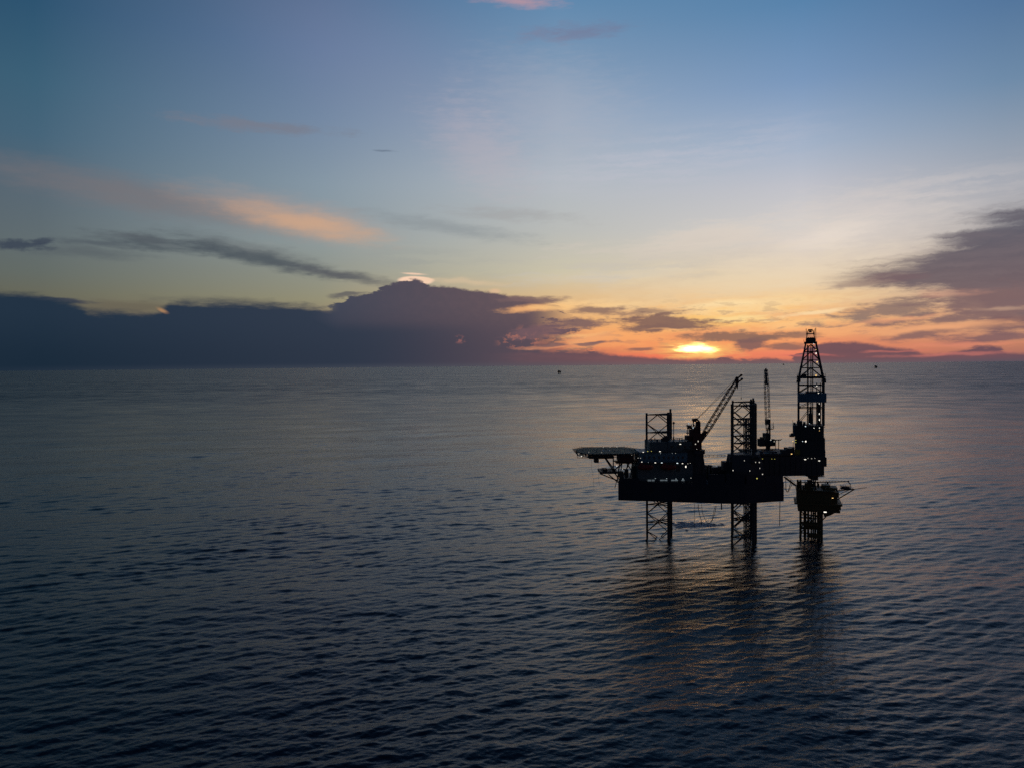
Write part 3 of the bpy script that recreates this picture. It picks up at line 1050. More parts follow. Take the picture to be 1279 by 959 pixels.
# girders below the deck
for i in range(5):
    y = hy - 8 + i * 4.0
    hw = 10.4 if abs(y - hy) < 5 else 7.4
    obj('girder', MB().box((hx, y, hz - 0.62), (hw * 2, 0.3, 0.62)), M['steel'], heli)
for i in range(5):
    x = hx - 8.4 + i * 4.2
    hw = 10.4 if abs(x - hx) < 5 else 7.6
    obj('girder', MB().box((x, hy, hz - 0.75), (0.3, hw * 2, 0.86)), M['steel'], heli)
for yo in (-7, 7):
    f = lambda px, py: P(px, py, hy + yo * 0.55)
    for p, q in (((755, 571), (773, 598)), ((775, 570), (771, 600)), ((757, 572), (770, 590)), ((785, 571), (764, 590)), ((790, 570), (776, 598)),
                 ((766, 571), (766, 590)), ((795, 570), (800, 584)), ((778, 571), (792, 592)), ((749, 591), (772, 600)), ((760, 592), (772, 602))):
        obj('support_strut', MB().tube(f(*p), f(*q), 0.22, 6), M['steel'], heli)
mb = MB()
mb.box(*blk(750, 772, 588.6, 591.5, hy - 6, 9))
mb.box(*blk(753, 759, 585.5, 588.4, hy - 4, 4))
rail_mb(mb, [P(750, 588.4, hy - 5.9), P(772, 588.4, hy - 5.9)])
obj('lower_platform', mb, M['steel'], heli)
mb = MB()
mb.box(*blk(736, 767, 569.6, 572.8, hy - 3, 6))
mb.box(*blk(742.5, 748, 572.8, 577.4, hy - 2, 3))
mb.tube(P(742.6, 577.3, hy - 2), P(748, 577.3, hy - 2), 0.1, 5)
obj('access_gangway', mb, M['steel'], heli)
obj('stair_house', MB().box(*blk(774, 792, 566, 577, hy - 8, 8)), M['rust'], heli)
mb = MB()
rail_mb(mb, [P(771, 578, hy - 8), P(797, 578, hy - 8)])
mb.box(*blk(770, 797, 577.8, 578.8, hy - 8, 8))
for px in (777, 784, 790):
    mb.tube(P(px, 578, hy - 6), P(px - 3, 596, hy - 6), 0.18, 6)
mb.box(*blk(781, 785, 586, 596, hy - 6, 2))
mb.box(*blk(790, 796, 583, 597, hy - 7, 3))
mb.box(*blk(774, 779, 589, 597, hy - 7, 3))
obj('bow_walkway', mb, M['steel'], heli)
rnd = random.Random(21)
for k in range(26):
    px, py, d = rnd.uniform(768, 799), rnd.uniform(568, 597), rnd.uniform(-8, 2)
    w, h = rnd.uniform(1.0, 3.6), rnd.uniform(1.0, 3.8)
    mb = MB()
    if k % 3 == 0:
        mb.box(*blk(px, px + w, py, py + h, hy + d, rnd.uniform(0.5, 1.5)))
        obj('locker', mb, M['steel'], heli)
    elif k % 3 == 1:
        mb.tube(P(px, py, hy + d), P(px + rnd.uniform(-5, 5), py + rnd.uniform(6, 14), hy + d), rnd.uniform(0.09, 0.2), 5)
        obj('support_strut', mb, M['steel'], heli)
    else:
        rail_mb(mb, [P(px - 4, py, hy + d), P(px + 4, py, hy + d)], 1.1, 0.05, 1.2)
        obj('railing', mb, M['steel'], heli)
for px in (720, 728, 745, 756, 768, 780, 789, 794):
    mb = MB()
    p = P(px, 563, hy + rnd.uniform(-6, 6))
    p.z = hz
    mb.tube(p, p + Vector((0, 0, 0.5)), 0.12, 5)
    obj('edge_post', mb, M['steel'], heli)
mb = MB()
f = lambda px, py: P(px, py, hy - 10)
for p, q in (((721, 565.5), (721, 571.5)), ((727.5, 566), (727.5, 571.5)), ((721, 571.4), (736, 571.4)), ((721, 568.5), (730, 568.5))):
    mb.tube(f(*p), f(*q), 0.09, 5)
obj('hanging_frame', mb, M['steel'], heli)
for px, py, w, kd in ((770.6, 557.6, 1.5, 'white'), (753.5, 558, .9, 'white'), (762, 558, .8, 'amber'), (735.5, 564.2, .8, 'white'), (751.5, 564.6, .8, 'cool')):
    floodlight(px, py, hy - 8.8 if py > 560 else hy + 11, heli, w)
for px, py, Y, w in ((726.3, 569.4, hy - 10.2, 2.6), (770.4, 581.4, hy - 8.2, 2.6), (777.6, 585.4, hy - 8.2, 2.0), (748.8, 574.6, hy - 4, 1.0), (789.3, 568, hy - 8.4, 1.6)):
    floodlight(px, py, Y, heli, w * 0.85)

# ---- cantilever carrying the derrick over the stern
can = obj('cantilever', MB().box(*blk(944, 1029.5, 569.5, 594.4, 263.5, 15)), M['steel'], rig)
mb = MB()
for i in range(13):
    px = 948 + i * 6.6
    mb.box(*blk(px, px + 0.8, 570.5, 593.5, 263.3, 0.2))
obj('web_stiffener', mb, M['steel'], can, kind='stuff')
obj('pipe_deck', MB().box(*blk(940, 992, 565.8, 569.4, 264, 16)), M['steel'], can)
mb = MB()
mb.box(*blk(978, 984.5, 561.5, 565.7, 265, 3))
mb.box(*blk(984, 990, 559.5, 565.7, 265.5, 4))
mb.path([P(980, 561, 266), P(982, 559, 266), P(985, 561, 266)], 0.12)
mb.box(*blk(962, 971, 563.8, 565.7, 266, 3))
mb.box(*blk(947, 953, 563.2, 565.7, 266, 3))
obj('deck_machinery', mb, M['steel'], can)
mb = MB()
rail_mb(mb, [P(944, 569.4, 263.6), P(990, 569.4, 263.6)])
rail_mb(mb, [P(940, 565.6, 264.2), P(978, 565.6, 264.2)])
obj('railing', mb, M['steel'], can)
mb = MB()
mb.box(*blk(1029.6, 1032.6, 571, 582.5, 265, 3))
mb.box(*blk(1029.6, 1031, 562, 571, 265, 2))
obj('end_platform', mb, M['steel'], can)
mb = MB()
mb.box(*blk(1010, 1030, 594.5, 595.4, 264, 8))
mb.box(*blk(1016, 1022, 595.4, 599.5, 266, 5))
obj('bop_frame', mb, M['steel'], can)
for px, py, w in ((1005.7, 573.4, 4.0), (1009.2, 571.8, 1.3), (1013.7, 572.2, 2.0), (1017.8, 571.8, 1.2), (1023.2, 575, 3.4)):
    floodlight(px, py, 263.2, can, w * 0.9)
for px, py, w in ((952.4, 572.6, 2.0), (964, 572.8, 1.5), (967.6, 572.8, 1.5)):
    floodlight(px, py, 263.2, can, w * 0.6, 'lime', 0.5)
floodlight(988.7, 566.5, 263.2, can, 2.4, 'amber', 1.0)

# ------------------------------------------------------------------ drilling derrick
DY = 271.0
DR = P(1012, 566, DY)
yaw = -R(21)
dx, dyv = Vector((math.cos(yaw), math.sin(yaw), 0)), Vector((-math.sin(yaw), math.cos(yaw), 0))


def DP(px, py, d=0.0):
    """derrick frame: px, py on its own mid plane, d metres behind it"""
    z = P(1012, py, DY).z
    return Vector((DR.x, DR.y, 0)) + dx * ((px - 1012) * 0.2785) + dyv * d + Vector((0, 0, z))


def dblk(px0, px1, py0, py1, d0, d1):
    a, b = DP(px0, py1, d0), DP(px1, py0, d1)
    c = DP((px0 + px1) / 2, (py0 + py1) / 2, (d0 + d1) / 2)
    return c, ((px1 - px0) * 0.2785, d1 - d0, b.z - a.z), yaw


der = thing('drilling_derrick', 'tall tapering lattice derrick with floodlit ladder and teal wind wall, on the rig\'s stern', 'derrick',
            Vector((DR.x, DR.y, P(1012, 569.5, 264).z)))
obj('drill_floor', MB().box(*dblk(986.5, 1030, 566.5, 569.3, -6.5, 6.5)), M['steel'], der)
obj('substructure', MB().box(*dblk(992.5, 1029.5, 548, 566.4, -5.4, 5.4)), M['steel'], der)
obj('wind_wall', MB().box(*dblk(992.6, 1028.3, 530, 547.9, -5.0, 5.0)), M['steel'], der, 'dark lower wind wall round the drill floor')
mb = MB()
for i in range(12):
    px = 994 + i * 2.9
    mb.box(*dblk(px, px + 0.5, 530.5, 547.4, -5.12, -5.02))
obj('wall_rib', mb, M['steel'], der, kind='stuff')
obj('doghouse', MB().box(*dblk(989.8, 992.5, 530.5, 544, -3, 3)), M['teal'], der)
obj('wind_wall', MB().box(*dblk(996, 1031.3, 490.6, 501.6, -5.2, 5.2)), M['teal'], der, 'teal band of wind wall round the racking board')
mb = MB()
for i in range(12):
    px = 997.4 + i * 2.9
    mb.box(*dblk(px, px + 0.35, 491, 501.2, -5.3, -5.22))
obj('wall_rib', mb, M['teal'], der, kind='stuff')
obj('platform', MB().box(*dblk(985.5, 992, 543, 545, -3, 3)), M['steel'], der)
mb = MB()
mb.box(*dblk(987.5, 990, 541, 545, -2, 0))
mb.tube(DP(990, 530.5, 0), DP(990, 524.5, 0), 0.08, 5)
mb.box(*dblk(990.6, 993.5, 527.4, 530, -2, 0))
mb.box(*dblk(1003, 1006, 526.6, 529.9, -2, 1))
mb.box(*dblk(995, 1002, 525.6, 529.9, -3, 2))
obj('floor_equipment', mb, M['steel'], der)
mb = MB()
for px in (990.5,):
    mb.tube(DP(px, 549.5, -3.4), DP(px, 566, -3.4), 0.1, 5)
obj('stair_post', mb, M['steel'], der)
obj('mud_skid', MB().box(*dblk(992, 999, 559.5, 566, -5.8, -5.45)), M['yellow'], der, 'yellow skid beside the drill floor')
obj('tank', MB().box(*dblk(984.5, 992, 558, 566, -4, 0)), M['steel'], der)
mb = MB()
mb.box(*dblk(1028.4, 1030, 546, 566, -3, 3))
obj('stair_enclosure', mb, M['steel'], der)
obj('side_arm', MB().tube(DP(1029, 533, 0), DP(1030.6, 533, 0), 0.12, 5), M['steel'], der)
# corner legs
hb, ht = 15.5, 6.2                              # half widths (survey units) low and at the crown


def hw(py):
    if py >= 474:
        return hb
    t = (474 - py) / (474 - 428)
    return hb + (ht - hb) * t


MID = 1012.7


def corner(sx, sy, py):
    w = hw(py)
    return DP(MID + sx * w, py, sy * w * 0.2785)


obj_leg = []
for sx in (-1, 1):
    for sy in (-1, 1):
        mb = MB()
        mb.tube(corner(sx, sy, 530), corner(sx, sy, 474), 0.34, 6)
        mb.tube(corner(sx, sy, 474), corner(sx, sy, 428), 0.34, 6, 0.26)
        obj('tower_leg', mb, M['leg'], der)
levels = [530, 509, 502, 481, 474, 464.5, 459.5, 449.5, 439, 428]
for py in (509, 481, 472, 459.5, 449.6, 439.4):
    for (s0, s1) in (((-1, -1), (1, -1)), ((-1, 1), (1, 1)), ((-1, -1), (-1, 1)), ((1, -1), (1, 1))):
        obj('girt', MB().tube(corner(*s0, py), corner(*s1, py), 0.17 if py != 449.6 else 0.12, 6), M['rust'] if 440 < py < 452 else M['leg'], der)
pan = [(439.4, 430.5), (449.6, 439.4), (459.5, 449.6), (472, 459.5), (490.5, 481), (509, 502), (528, 509)]
for (p0, p1) in pan:
    for (s0, s1) in (((-1, -1), (1, -1)), ((-1, 1), (1, 1)), ((-1, -1), (-1, 1)), ((1, -1), (1, 1))):
        top = (corner(*s0, p1) + corner(*s1, p1)) / 2
        mt = M['rust'] if p0 < 465 and p0 > 440 else M['leg']
        if p0 in (528, 509):
            obj('diagonal_brace', MB().tube(corner(*s0, p0), top, 0.11, 5), mt, der)
            continue
        obj('diagonal_brace', MB().tube(corner(*s0, p0), top, 0.17, 6), mt, der)
        obj('diagonal_brace', MB().tube(corner(*s1, p0), top, 0.17, 6), mt, der)
# inner guide rails, standpipe, ladder tower
for px, d, r in ((1008.6, 0, 0.16), (1015, 0, 0.19), (1010, 3, 0.10), (1008, -2.5, 0.14)):
    obj('guide_rail', MB().tube(DP(px, 530, d), DP(px, 431, d), r, 6), M['leg'], der)
mb = MB()
for px in (1019.5, 1024.6):
    mb.tube(DP(px, 530, -1), DP(px + (0 if px > 1022 else 0.3), 478, -1), 0.16, 5)
for k in range(17):
    y = 528 - k * 3
    mb.tube(DP(1019.6, y, -1), DP(1024.6, y, -1), 0.09, 4)
obj('ladder', mb, M['leg'], der)
mb = MB()
for k in range(10):
    mb.tube(DP(1020.8 + 0.5 * k, 530, 1 + 0.2 * k), DP(1020.8 + 0.45 * k, 503, 1 + 0.2 * k), 0.11, 5)
obj('racked_pipe', mb, M['leg'], der)
mb = MB()
mb.box(*dblk(1009.5, 1015.5, 516, 529, -1, 1))
mb.box(*dblk(1011, 1014, 508, 516, -0.6, 0.6))
mb.tube(DP(1012.4, 508, 0), DP(1012.4, 432, 0), 0.10, 5)
mb.tube(DP(1013.4, 508, 0), DP(1013.0, 432, 0), 0.08, 5)
obj('top_drive', mb, M['steel'], der)
# racking platforms
mb = MB()
mb.box(*dblk(995.4, 1030.4, 470, 471.2, -4.6, -3.2))
mb.box(*dblk(995.4, 1030.4, 470, 471.2, 3.2, 4.6))
mb.box(*dblk(995.2, 999.6, 469.4, 477, -4.8, 4.8))
mb.box(*dblk(1026.4, 1030.4, 472, 477.4, -4.8, 4.8))
rail_mb(mb, [DP(995.4, 470, -4.6), DP(1030.4, 470, -4.6)], 1.0, 0.06)
mb.tube(DP(997.2, 470, -4.6), DP(997.2, 466, -4.6), 0.09, 5)
mb.box(*dblk(1001, 1007, 467.2, 470, -2, 0))
mb.tube(DP(1030.6, 473, -3), DP(1030.8, 478, -3), 0.12, 5)
mb.tube(DP(995, 475, -3), DP(994.6, 478, -3), 0.12, 5)
obj('racking_board', mb, M['steel'], der)
obj('racking_board', MB().box(*dblk(1006, 1025, 488.8, 490.5, -4.0, 4.0)), M['steel'], der)
# crown
mb = MB()
mb.box(*dblk(1004.2, 1020.2, 427.2, 429.6, -2.5, 2.5))
mb.box(*dblk(1006.2, 1018.2, 423.6, 427.1, -1.8, 1.8))
mb.tube(DP(1003.8, 427.3, -2.2), DP(1003.8, 424.5, -2.2), 0.08, 5)
for px in (1009.5, 1012.4, 1015):
    mb.tube(DP(px, 423.6, -0.5), DP(px, 423.6, 0.5), 0.62, 10)
obj('crown_block', mb, M['steel'], der)
mb = MB()
for sx in (-1, 1):
    for d in (-1.4, 1.4):
        mb.tube(DP(1012.2 + sx * 5.4, 424, d), DP(1012.2 + sx * 2.9, 412.5, d), 0.13, 5)
        mb.tube(DP(1012.2 + sx * 4.6, 420, d), DP(1012.2 + sx * 5.6, 411, d), 0.08, 5)
mb.box(*dblk(1006.8, 1017, 416.6, 417.5, -1.5, 1.5))
mb.box(*dblk(1009.3, 1014.6, 411.6, 413.2, -1.5, 1.5))
mb.box(*dblk(1010.2, 1013.8, 413.6, 415.4, -0.8, 0.8))
obj('gin_pole_frame', mb, M['steel'], der)
mb = MB()
mb.tube(DP(1018.8, 427, 0), DP(1018.8, 409.6, 0), 0.10, 5)
mb.tube(DP(1007, 417, 0), DP(1007, 410.6, 0), 0.06, 5)
obj('antenna', mb, M['steel'], der)
for px, py, w, h, kd in ((1016, 429.6, 1.2, 2.0, 'cool'), (1018.8, 441.8, 1.6, 3.0, 'white'), (1020, 452.4, 1.6, 2.4, 'amber'), (1018.6, 437.3, 1.0, 1.4, 'amber'),
                         (1018.6, 468.6, 2.4, 2.6, 'amber'), (1019.6, 481.6, 1.1, 2.0, 'white'), (1021.6, 490.2, 2.0, 0.9, 'white'), (1022.4, 491.2, 0.9, 1.5, 'white'),
                         (1022.6, 503, 1.0, 1.5, 'white'), (1022.6, 515.4, 1.0, 3.2, 'white'), (1022.8, 522.6, 1.3, 3.4, 'white'), (1022.6, 532, 1.0, 1.8, 'white'),
                         (1022.6, 535.4, 1.0, 0.9, 'amber'), (1016, 532.4, 1.5, 0.9, 'white'), (1005.6, 530.6, 1.6, 1.2, 'cool'), (1010.6, 527.4, 0.9, .8, 'cool'),
                         (1005.9, 549.0, 2.2, 2.6, 'white'), (1002, 549, 1.1, 1.1, 'cool'), (990, 549.4, 2.2, 1.0, 'amber'), (993.6, 550.6, 1.2, 1.0, 'lime'),
                         (993.4, 547.8, 2.2, 0.6, 'lime')):
    p = DP(px, py, -6.2 if py > 528 else -(hw(py) * 0.2785 + 0.25))
    # keep the lamps on their faces
    mb = MB()
    s = 0.21
    mb.box(p, (w * s * 1.1, 0.2, h * s * 1.1), yaw)
    mb.cur = 1
    mb.box(p - dyv * 0.14, (w * s * 0.9, 0.08, h * s * 0.9), yaw)
    obj('floodlight', mb, [M['steel'], M[kd]], der)

# ------------------------------------------------------------------ pedestal cranes
def lattice_boom(parent, a, b, w0, w1, side, n, mat, r=0.13, tip_from=None):
    """four chord boom from foot a to head b; side = unit vector across"""
    a, b, side = Vector(a), Vector(b), Vector(side).normalized()
    ax = (b - a).normalized()
    up = side.cross(ax).normalized()
    wid = lambda t: w0 + (w1 - w0) * (min(1, t / 0.25) if t < 0.25 else 1.0) * 1.0 if t < 0.75 else w1 * (1 - 0.35 * (t - 0.75) / 0.25)
    pt = lambda t, i, j: a.lerp(b, t) + side * (i * wid(t) / 2) + up * (j * wid(t) / 2)
    boom = obj('boom', MB().tube(b - ax * 1.0, b + ax * 0.4, 0.34, 8), mat, parent)
    for i in (-1, 1):
        for j in (-1, 1):
            mb = MB()
            ts = [k / 8 for k in range(9)]
            for t0, t1 in zip(ts[:-1], ts[1:]):
                mb.tube(pt(t0, i, j), pt(t1, i, j), r, 5)
            obj('chord', mb, mat, boom)
    for k in range(n):
        t0, t1 = k / n, (k + 1) / n
        s = 1 if k % 2 else -1
        for j in (-1, 1):
            obj('lacing', MB().tube(pt(t0, -s, j), pt(t1, s, j), r * 0.6, 4), mat, boom)
        for i in (-1, 1):
            obj('lacing', MB().tube(pt(t0, i, -s), pt(t1, i, s), r * 0.6, 4), mat, boom)
    return boom


CY = 262.0
cb = P(869, 575, CY)
crane1 = thing('pedestal_crane', 'big dark red pedestal crane with its lattice boom raised to the right, beside the accommodation', 'crane',
               Vector((cb.x, CY, ZD)), 'pedestal cranes on the rig')
z_ = lambda py: P(869, py, CY).z
mb = MB()
mb.tube((cb.x + 0.4, CY, ZD), (cb.x + 0.4, CY, z_(566)), 2.45, 16)
mb.tube((cb.x + 0.4, CY, z_(566)), (cb.x + 0.4, CY, z_(561)), 2.9, 16)
mb.frustum([(cb.x - 2, CY - 2), (cb.x + 3.4, CY - 2), (cb.x + 3.4, CY + 3), (cb.x - 2, CY + 3)], ZD, [(cb.x - 1.6, CY - 1.6), (cb.x + 2.6, CY - 1.6), (cb.x + 2.6, CY + 2.6), (cb.x - 1.6, CY + 2.6)], z_(572))
obj('pedestal', mb, M['steel'], crane1)
mb = MB()
mb.box(*blk(865.5, 876.5, 541, 561, CY - 2, 5))
mb.box(*blk(862, 866, 545, 556, CY - 1, 4))
mb.box(*blk(857.5, 862, 544, 549, CY - 1, 3))
obj('machine_house', mb, M['rust'], crane1)
obj('cab', MB().box(*blk(862.5, 866.5, 536.5, 545, CY - 3.4, 2.4)), M['rust'], crane1)
obj('walkway', rail_mb(MB().box(*blk(856, 878, 560.6, 561.6, CY - 3, 6)), [P(856, 560.6, CY - 3), P(865, 560.6, CY - 3)]), M['steel'], crane1)
mb = MB()
for d in (-1.3, 1.3):
    q = lambda px, py: P(px, py, CY + d)
    mb.tube(q(865.4, 548), q(866.2, 523), 0.22, 6)
    mb.tube(q(874, 548), q(873.8, 527), 0.35, 6)
    mb.tube(q(873.8, 527), q(870, 522.5), 0.30, 6)
    mb.tube(q(866.2, 523), q(870, 522.5), 0.20, 6)
    mb.tube(q(866, 530), q(873.8, 536), 0.20, 6)
    mb.tube(q(866, 538), q(873.8, 529), 0.20, 6)
mb.box(*blk(866.5, 870.5, 523, 526.5, CY - 1.3, 2.6))
mb.box(*blk(871, 875, 526.5, 541, CY - 1.3, 2.6))
mb.tube(P(865.6, 520.5, CY), P(865.6, 524, CY), 0.07, 5)
mb.box(*blk(865.5, 872, 533.5, 541, CY - 1.2, 2.4))
obj('gantry_frame', mb, M['rust'], crane1)
mb = MB()
q = lambda px, py: P(px, py, CY - 1)
mb.box(*blk(858.7, 864, 531.2, 532.4, CY - 2, 2.4))
for px in (859, 863.6):
    mb.tube(q(px, 545), q(px, 529.5), 0.14, 5)
mb.box(*blk(859.4, 863.4, 532, 535.5, CY - 1.6, 1.6))
rail_mb(mb, [q(857.6, 540.5), q(866, 540.5)], 1.0, 0.06)
mb.box(*blk(858, 866, 540.4, 541.2, CY - 2, 2.4))
obj('cab_tower', mb, M['steel'], crane1)
foot, head = P(874.2, 551, CY), P(921.4, 474.5, CY - 1)
bm = lattice_boom(crane1, foot, head, 1.0, 1.75, (0.0, 1, 0.0), 22, M['rust'], 0.16)
mb = MB()
mb.tube(foot + Vector((-0.6, -0.9, -0.5)), foot + (head - foot) * 0.17 + Vector((0, -0.5, 0)), 0.62, 6, 0.45)
mb.tube(foot + Vector((-0.6, 0.9, -0.5)), foot + (head - foot) * 0.17 + Vector((0, 0.5, 0)), 0.62, 6, 0.45)
obj('boom_foot', mb, M['rust'], bm)
mb = MB()
q = lambda px, py: P(px, py, CY - 1)
mb.tube(q(918.5, 474.5), q(926, 468.6), 0.34, 6)
mb.tube(q(919, 479), q(927, 473.6), 0.30, 6)
mb.tube(q(920, 470.6), q(920.5, 479), 0.40, 6)
for px, py in ((925.8, 468.6), (926.6, 473.6), (920, 472)):
    p = q(px, py)
    mb.tube(p + Vector((0, -0.25, 0)), p + Vector((0, 0.25, 0)), 0.42, 10)
obj('boom_head', mb, M['rust'], bm)
mb = MB()
for d in (-0.9, 0.9):
    mb.tube(P(870.5, 523, CY + d), P(920, 471.5, CY - 1 + d * 0.7), 0.08, 4)
    mb.tube(P(869.5, 524.5, CY + d), P(915, 480.5, CY - 1 + d * 0.7), 0.07, 4)
obj('boom_stay', mb, M['wire'], crane1)
mb = MB()
mb.tube(q(921, 478), q(921, 481), 0.10, 5)
p = q(921, 482.5)
mb.tube(p + Vector((0, 0, 0.9)), p + Vector((0, 0, -0.3)), 0.30, 8, 0.24)
mb.tube(p + Vector((0, 0, -0.3)), p + Vector((0, 0, -1.1)), 0.20, 6, 0.06)
obj('hook_block', mb, M['steel'], crane1)
mb = MB()
mb.tube(q(925.8, 469), q(925.8, 496), 0.035, 4)
mb.tube(q(925.8, 496), q(925.8, 498.6), 0.14, 6)
obj('whip_line', mb, M['wire'], crane1)
for px, py, w, h in ((860.2, 528.6, 1.9, 1.3), (865.7, 533.8, 1.8, 2.0), (872, 550.7, 1.6, 1.6), (868.7, 554.2, 1.9, 1.2), (870.3, 560.5, 0.8, .8)):
    floodlight(px, py, CY - 3.7 if py > 540 else CY - 2.6, crane1, w * 0.9, 'cool' if py < 540 else 'white', h)

# second crane, its boom seen end on
C2 = 280.0
c2 = P(959.3, 566, C2)
crane2 = thing('pedestal_crane', 'dark pedestal crane with near upright slim boom, between front leg and derrick', 'crane',
               Vector((c2.x, C2, P(959, 569.4, C2).z)), 'pedestal cranes on the rig')
mb = MB()
mb.tube((c2.x, C2, P(959, 569.4, C2).z), (c2.x, C2, P(959, 556, C2).z), 0.85, 12)
mb.box((c2.x, C2, P(959, 567, C2).z), (5, 5, 1.6))
mb.box(*blk(948, 975, 564.4, 568.6, C2 - 3, 6))
obj('pedestal', mb, M['steel'], crane2)
mb = MB()
mb.box(*blk(956.3, 962.6, 541, 557.4, C2 - 1.5, 3.5))
mb.box(*blk(961, 968.6, 549.8, 556.8, C2 - 1.5, 3))
mb.box(*blk(965, 968, 548.4, 550, C2 - 1.5, 2))
obj('machine_house', mb, M['steel'], crane2)
mb = MB()
mb.box(*blk(949.2, 954.8, 548, 557.4, C2 - 2, 3))
mb.box(*blk(951, 953.6, 545.8, 548, C2 - 2, 2))
mb.box(*blk(954, 957, 552, 556.6, C2 - 1, 2))
obj('counterweight', mb, M['steel'], crane2)
obj('cab', MB().box(*blk(961.2, 965.6, 551, 556.5, C2 - 3.6, 2)), M['steel'], crane2)
lean = Vector((0.02, 0.12, 1)).normalized()
ft, hd = P(959.8, 545, C2 - 1), P(956.6, 461.6, C2 + 3)
bm2 = lattice_boom(crane2, ft, hd, 1.1, 1.45, (1, 0, 0.0), 26, M['steel'], 0.10)
obj('boom_tip', MB().tube(ft.lerp(hd, 0.775), hd, 0.66, 6, 0.07), M['steel'], bm2, 'solid plated boom tip')
mb = MB()
q = lambda px, py: P(px, py, C2 - 1)
mb.box(*blk(959.5, 966, 535, 536, C2 - 2, 2))
rail_mb(mb, [q(960, 535), q(966.4, 535)], 1.2, 0.07)
mb.tube(q(957.6, 545), q(961.4, 526), 0.2, 6)
mb.tube(q(961.6, 545), q(961.2, 525), 0.2, 6)
mb.box(*blk(957.6, 962.4, 523.5, 530, C2 - 2, 2))
mb.tube(q(963.6, 529), q(966, 529), 0.1, 5)
mb.tube(q(965.8, 536), q(965.8, 527), 0.08, 5)
obj('gantry_frame', mb, M['steel'], crane2)
for px, py, w in ((961.6, 522.4, 1.1), (962.8, 549, 1.6), (967, 551, 1.0)):
    floodlight(px, py, C2 - 4, crane2, w, 'white', 1.1)
mb = MB()
q = lambda px, py: P(px, py, C2 - 2)
mb.tube(q(972.6, 565), q(972.6, 549), 0.14, 6)
mb.tube(q(968.5, 565), q(968.8, 549), 0.10, 6)
mb.tube(q(966.5, 549.4), q(975.4, 549), 0.20, 6)
mb.tube(q(973, 549.4), q(977, 548), 0.12, 6)
obj('boom_rest', mb, M['steel'], crane2)

# ------------------------------------------------------------------ lifeboats on the side of the accommodation
def lifeboat(px, label):
    p = P(px, 583.4, 257.4)
    t = thing('lifeboat', label, 'lifeboat', p, 'red lifeboats by the accommodation')
    L, Wd, Hh = 5.6, 2.0, 1.9
    mb = MB()
    secs = []
    for i in range(9):
        u = -1 + 2 * i / 8
        k = math.sqrt(max(0.05, 1 - abs(u) ** 2.6))
        ringp = []
        for jn in range(10):
            a = 2 * math.pi * jn / 10
            ringp.append(p + Vector((u * L / 2, math.cos(a) * Wd / 2 * k, math.sin(a) * Hh / 2 * (k if math.sin(a) < 0 else 0.35 + 0.65 * k))))
        secs.append(ringp)
    vs = [v for s in secs for v in s]
    fs = [(i * 10 + j, i * 10 + (j + 1) % 10, (i + 1) * 10 + (j + 1) % 10, (i + 1) * 10 + j) for i in range(8) for j in range(10)]
    fs += [tuple(range(9, -1, -1)), tuple(range(80, 90))]
    mb.add(vs, fs)
    obj('boat_hull', mb, M['red'], t, smooth=True)
    obj('coxswain_dome', MB().box(p + Vector((-1.5, 0, Hh / 2 + 0.25)), (1.1, 1.0, 0.8), 0, 0.75), M['red'], t)
    for s in (-1, 1):
        mb = MB()
        q0 = p + Vector((s * 2.0, 0.2, 0.7))
        mb.path([q0, q0 + Vector((0, 0, 0.9)), q0 + Vector((0, 1.6, 1.1)), q0 + Vector((0, 1.9, -1.4))], 0.12)
        obj('davit', mb, M['steel'], t)
    return t


lifeboat(806, 'red covered lifeboat in davits at the accommodation\'s helideck end')
lifeboat(835, 'red covered lifeboat in davits at the middle of the accommodation')

# ------------------------------------------------------------------ crates and tanks on the open deck
def container(px0, px1, py0, py1, Y, depth, label, mat='steel'):
    c, s = blk(px0, px1, py0, py1, Y, depth)
    zt = c[2] + s[2] / 2
    c = (c[0], c[1], (zt + ZD) / 2)
    s = (s[0], s[1], zt - ZD)
    t = thing('deck_container', label, 'container', (c[0], c[1], ZD), 'containers on the open deck')
    obj('body', MB().box(c, s), M[mat], t)
    mb = MB()
    for sx in (-1, 1):
        for sy in (-1, 1):
            mb.box((c[0] + sx * s[0] / 2, c[1] + sy * s[1] / 2, c[2]), (0.16, 0.16, s[2] + 0.04))
    obj('corner_post', mb, M['steel'], t)
    mb = MB()
    n = max(2, int(s[0] / 0.5))
    for i in range(n):
        mb.box((c[0] - s[0] / 2 + (i + 0.5) * s[0] / n, c[1] - s[1] / 2 - 0.03, c[2]), (0.14, 0.05, s[2] * 0.86))
    obj('corrugation', mb, M[mat], t, kind='stuff')


container(876.8, 881.5, 584, 600, 262, 3, 'low dark container right at the big crane\'s foot')
container(882.6, 884.6, 581, 600, 264, 2, 'narrow upright dark container standing second from the big crane')
container(886.6, 889.8, 581, 600, 265, 2.4, 'upright dark container standing third from the big crane')
container(890.2, 897, 583.4, 600, 262, 3, 'wide dark container midway between big crane and front leg')
container(899.6, 905, 582.6, 600, 261, 3, 'dark container beside the front leg\'s jacking house')
obj_b = MB()
mb = MB()
for py in (567.8, 570.2):
    a, b = P(876, py, 266), P(906, py, 266)
    mb.tube(a, b, 0.10, 5)
for k in range(7):
    t = k / 6
    mb.tube(P(876 + 30 * t, 567.8, 266), P(876 + 30 * t, 570.2, 266), 0.06, 4)
tag(obj('pipe_bridge', mb, M['steel']), 'thin lattice pipe bridge strung from the big crane to the front leg', 'pipe bridge')

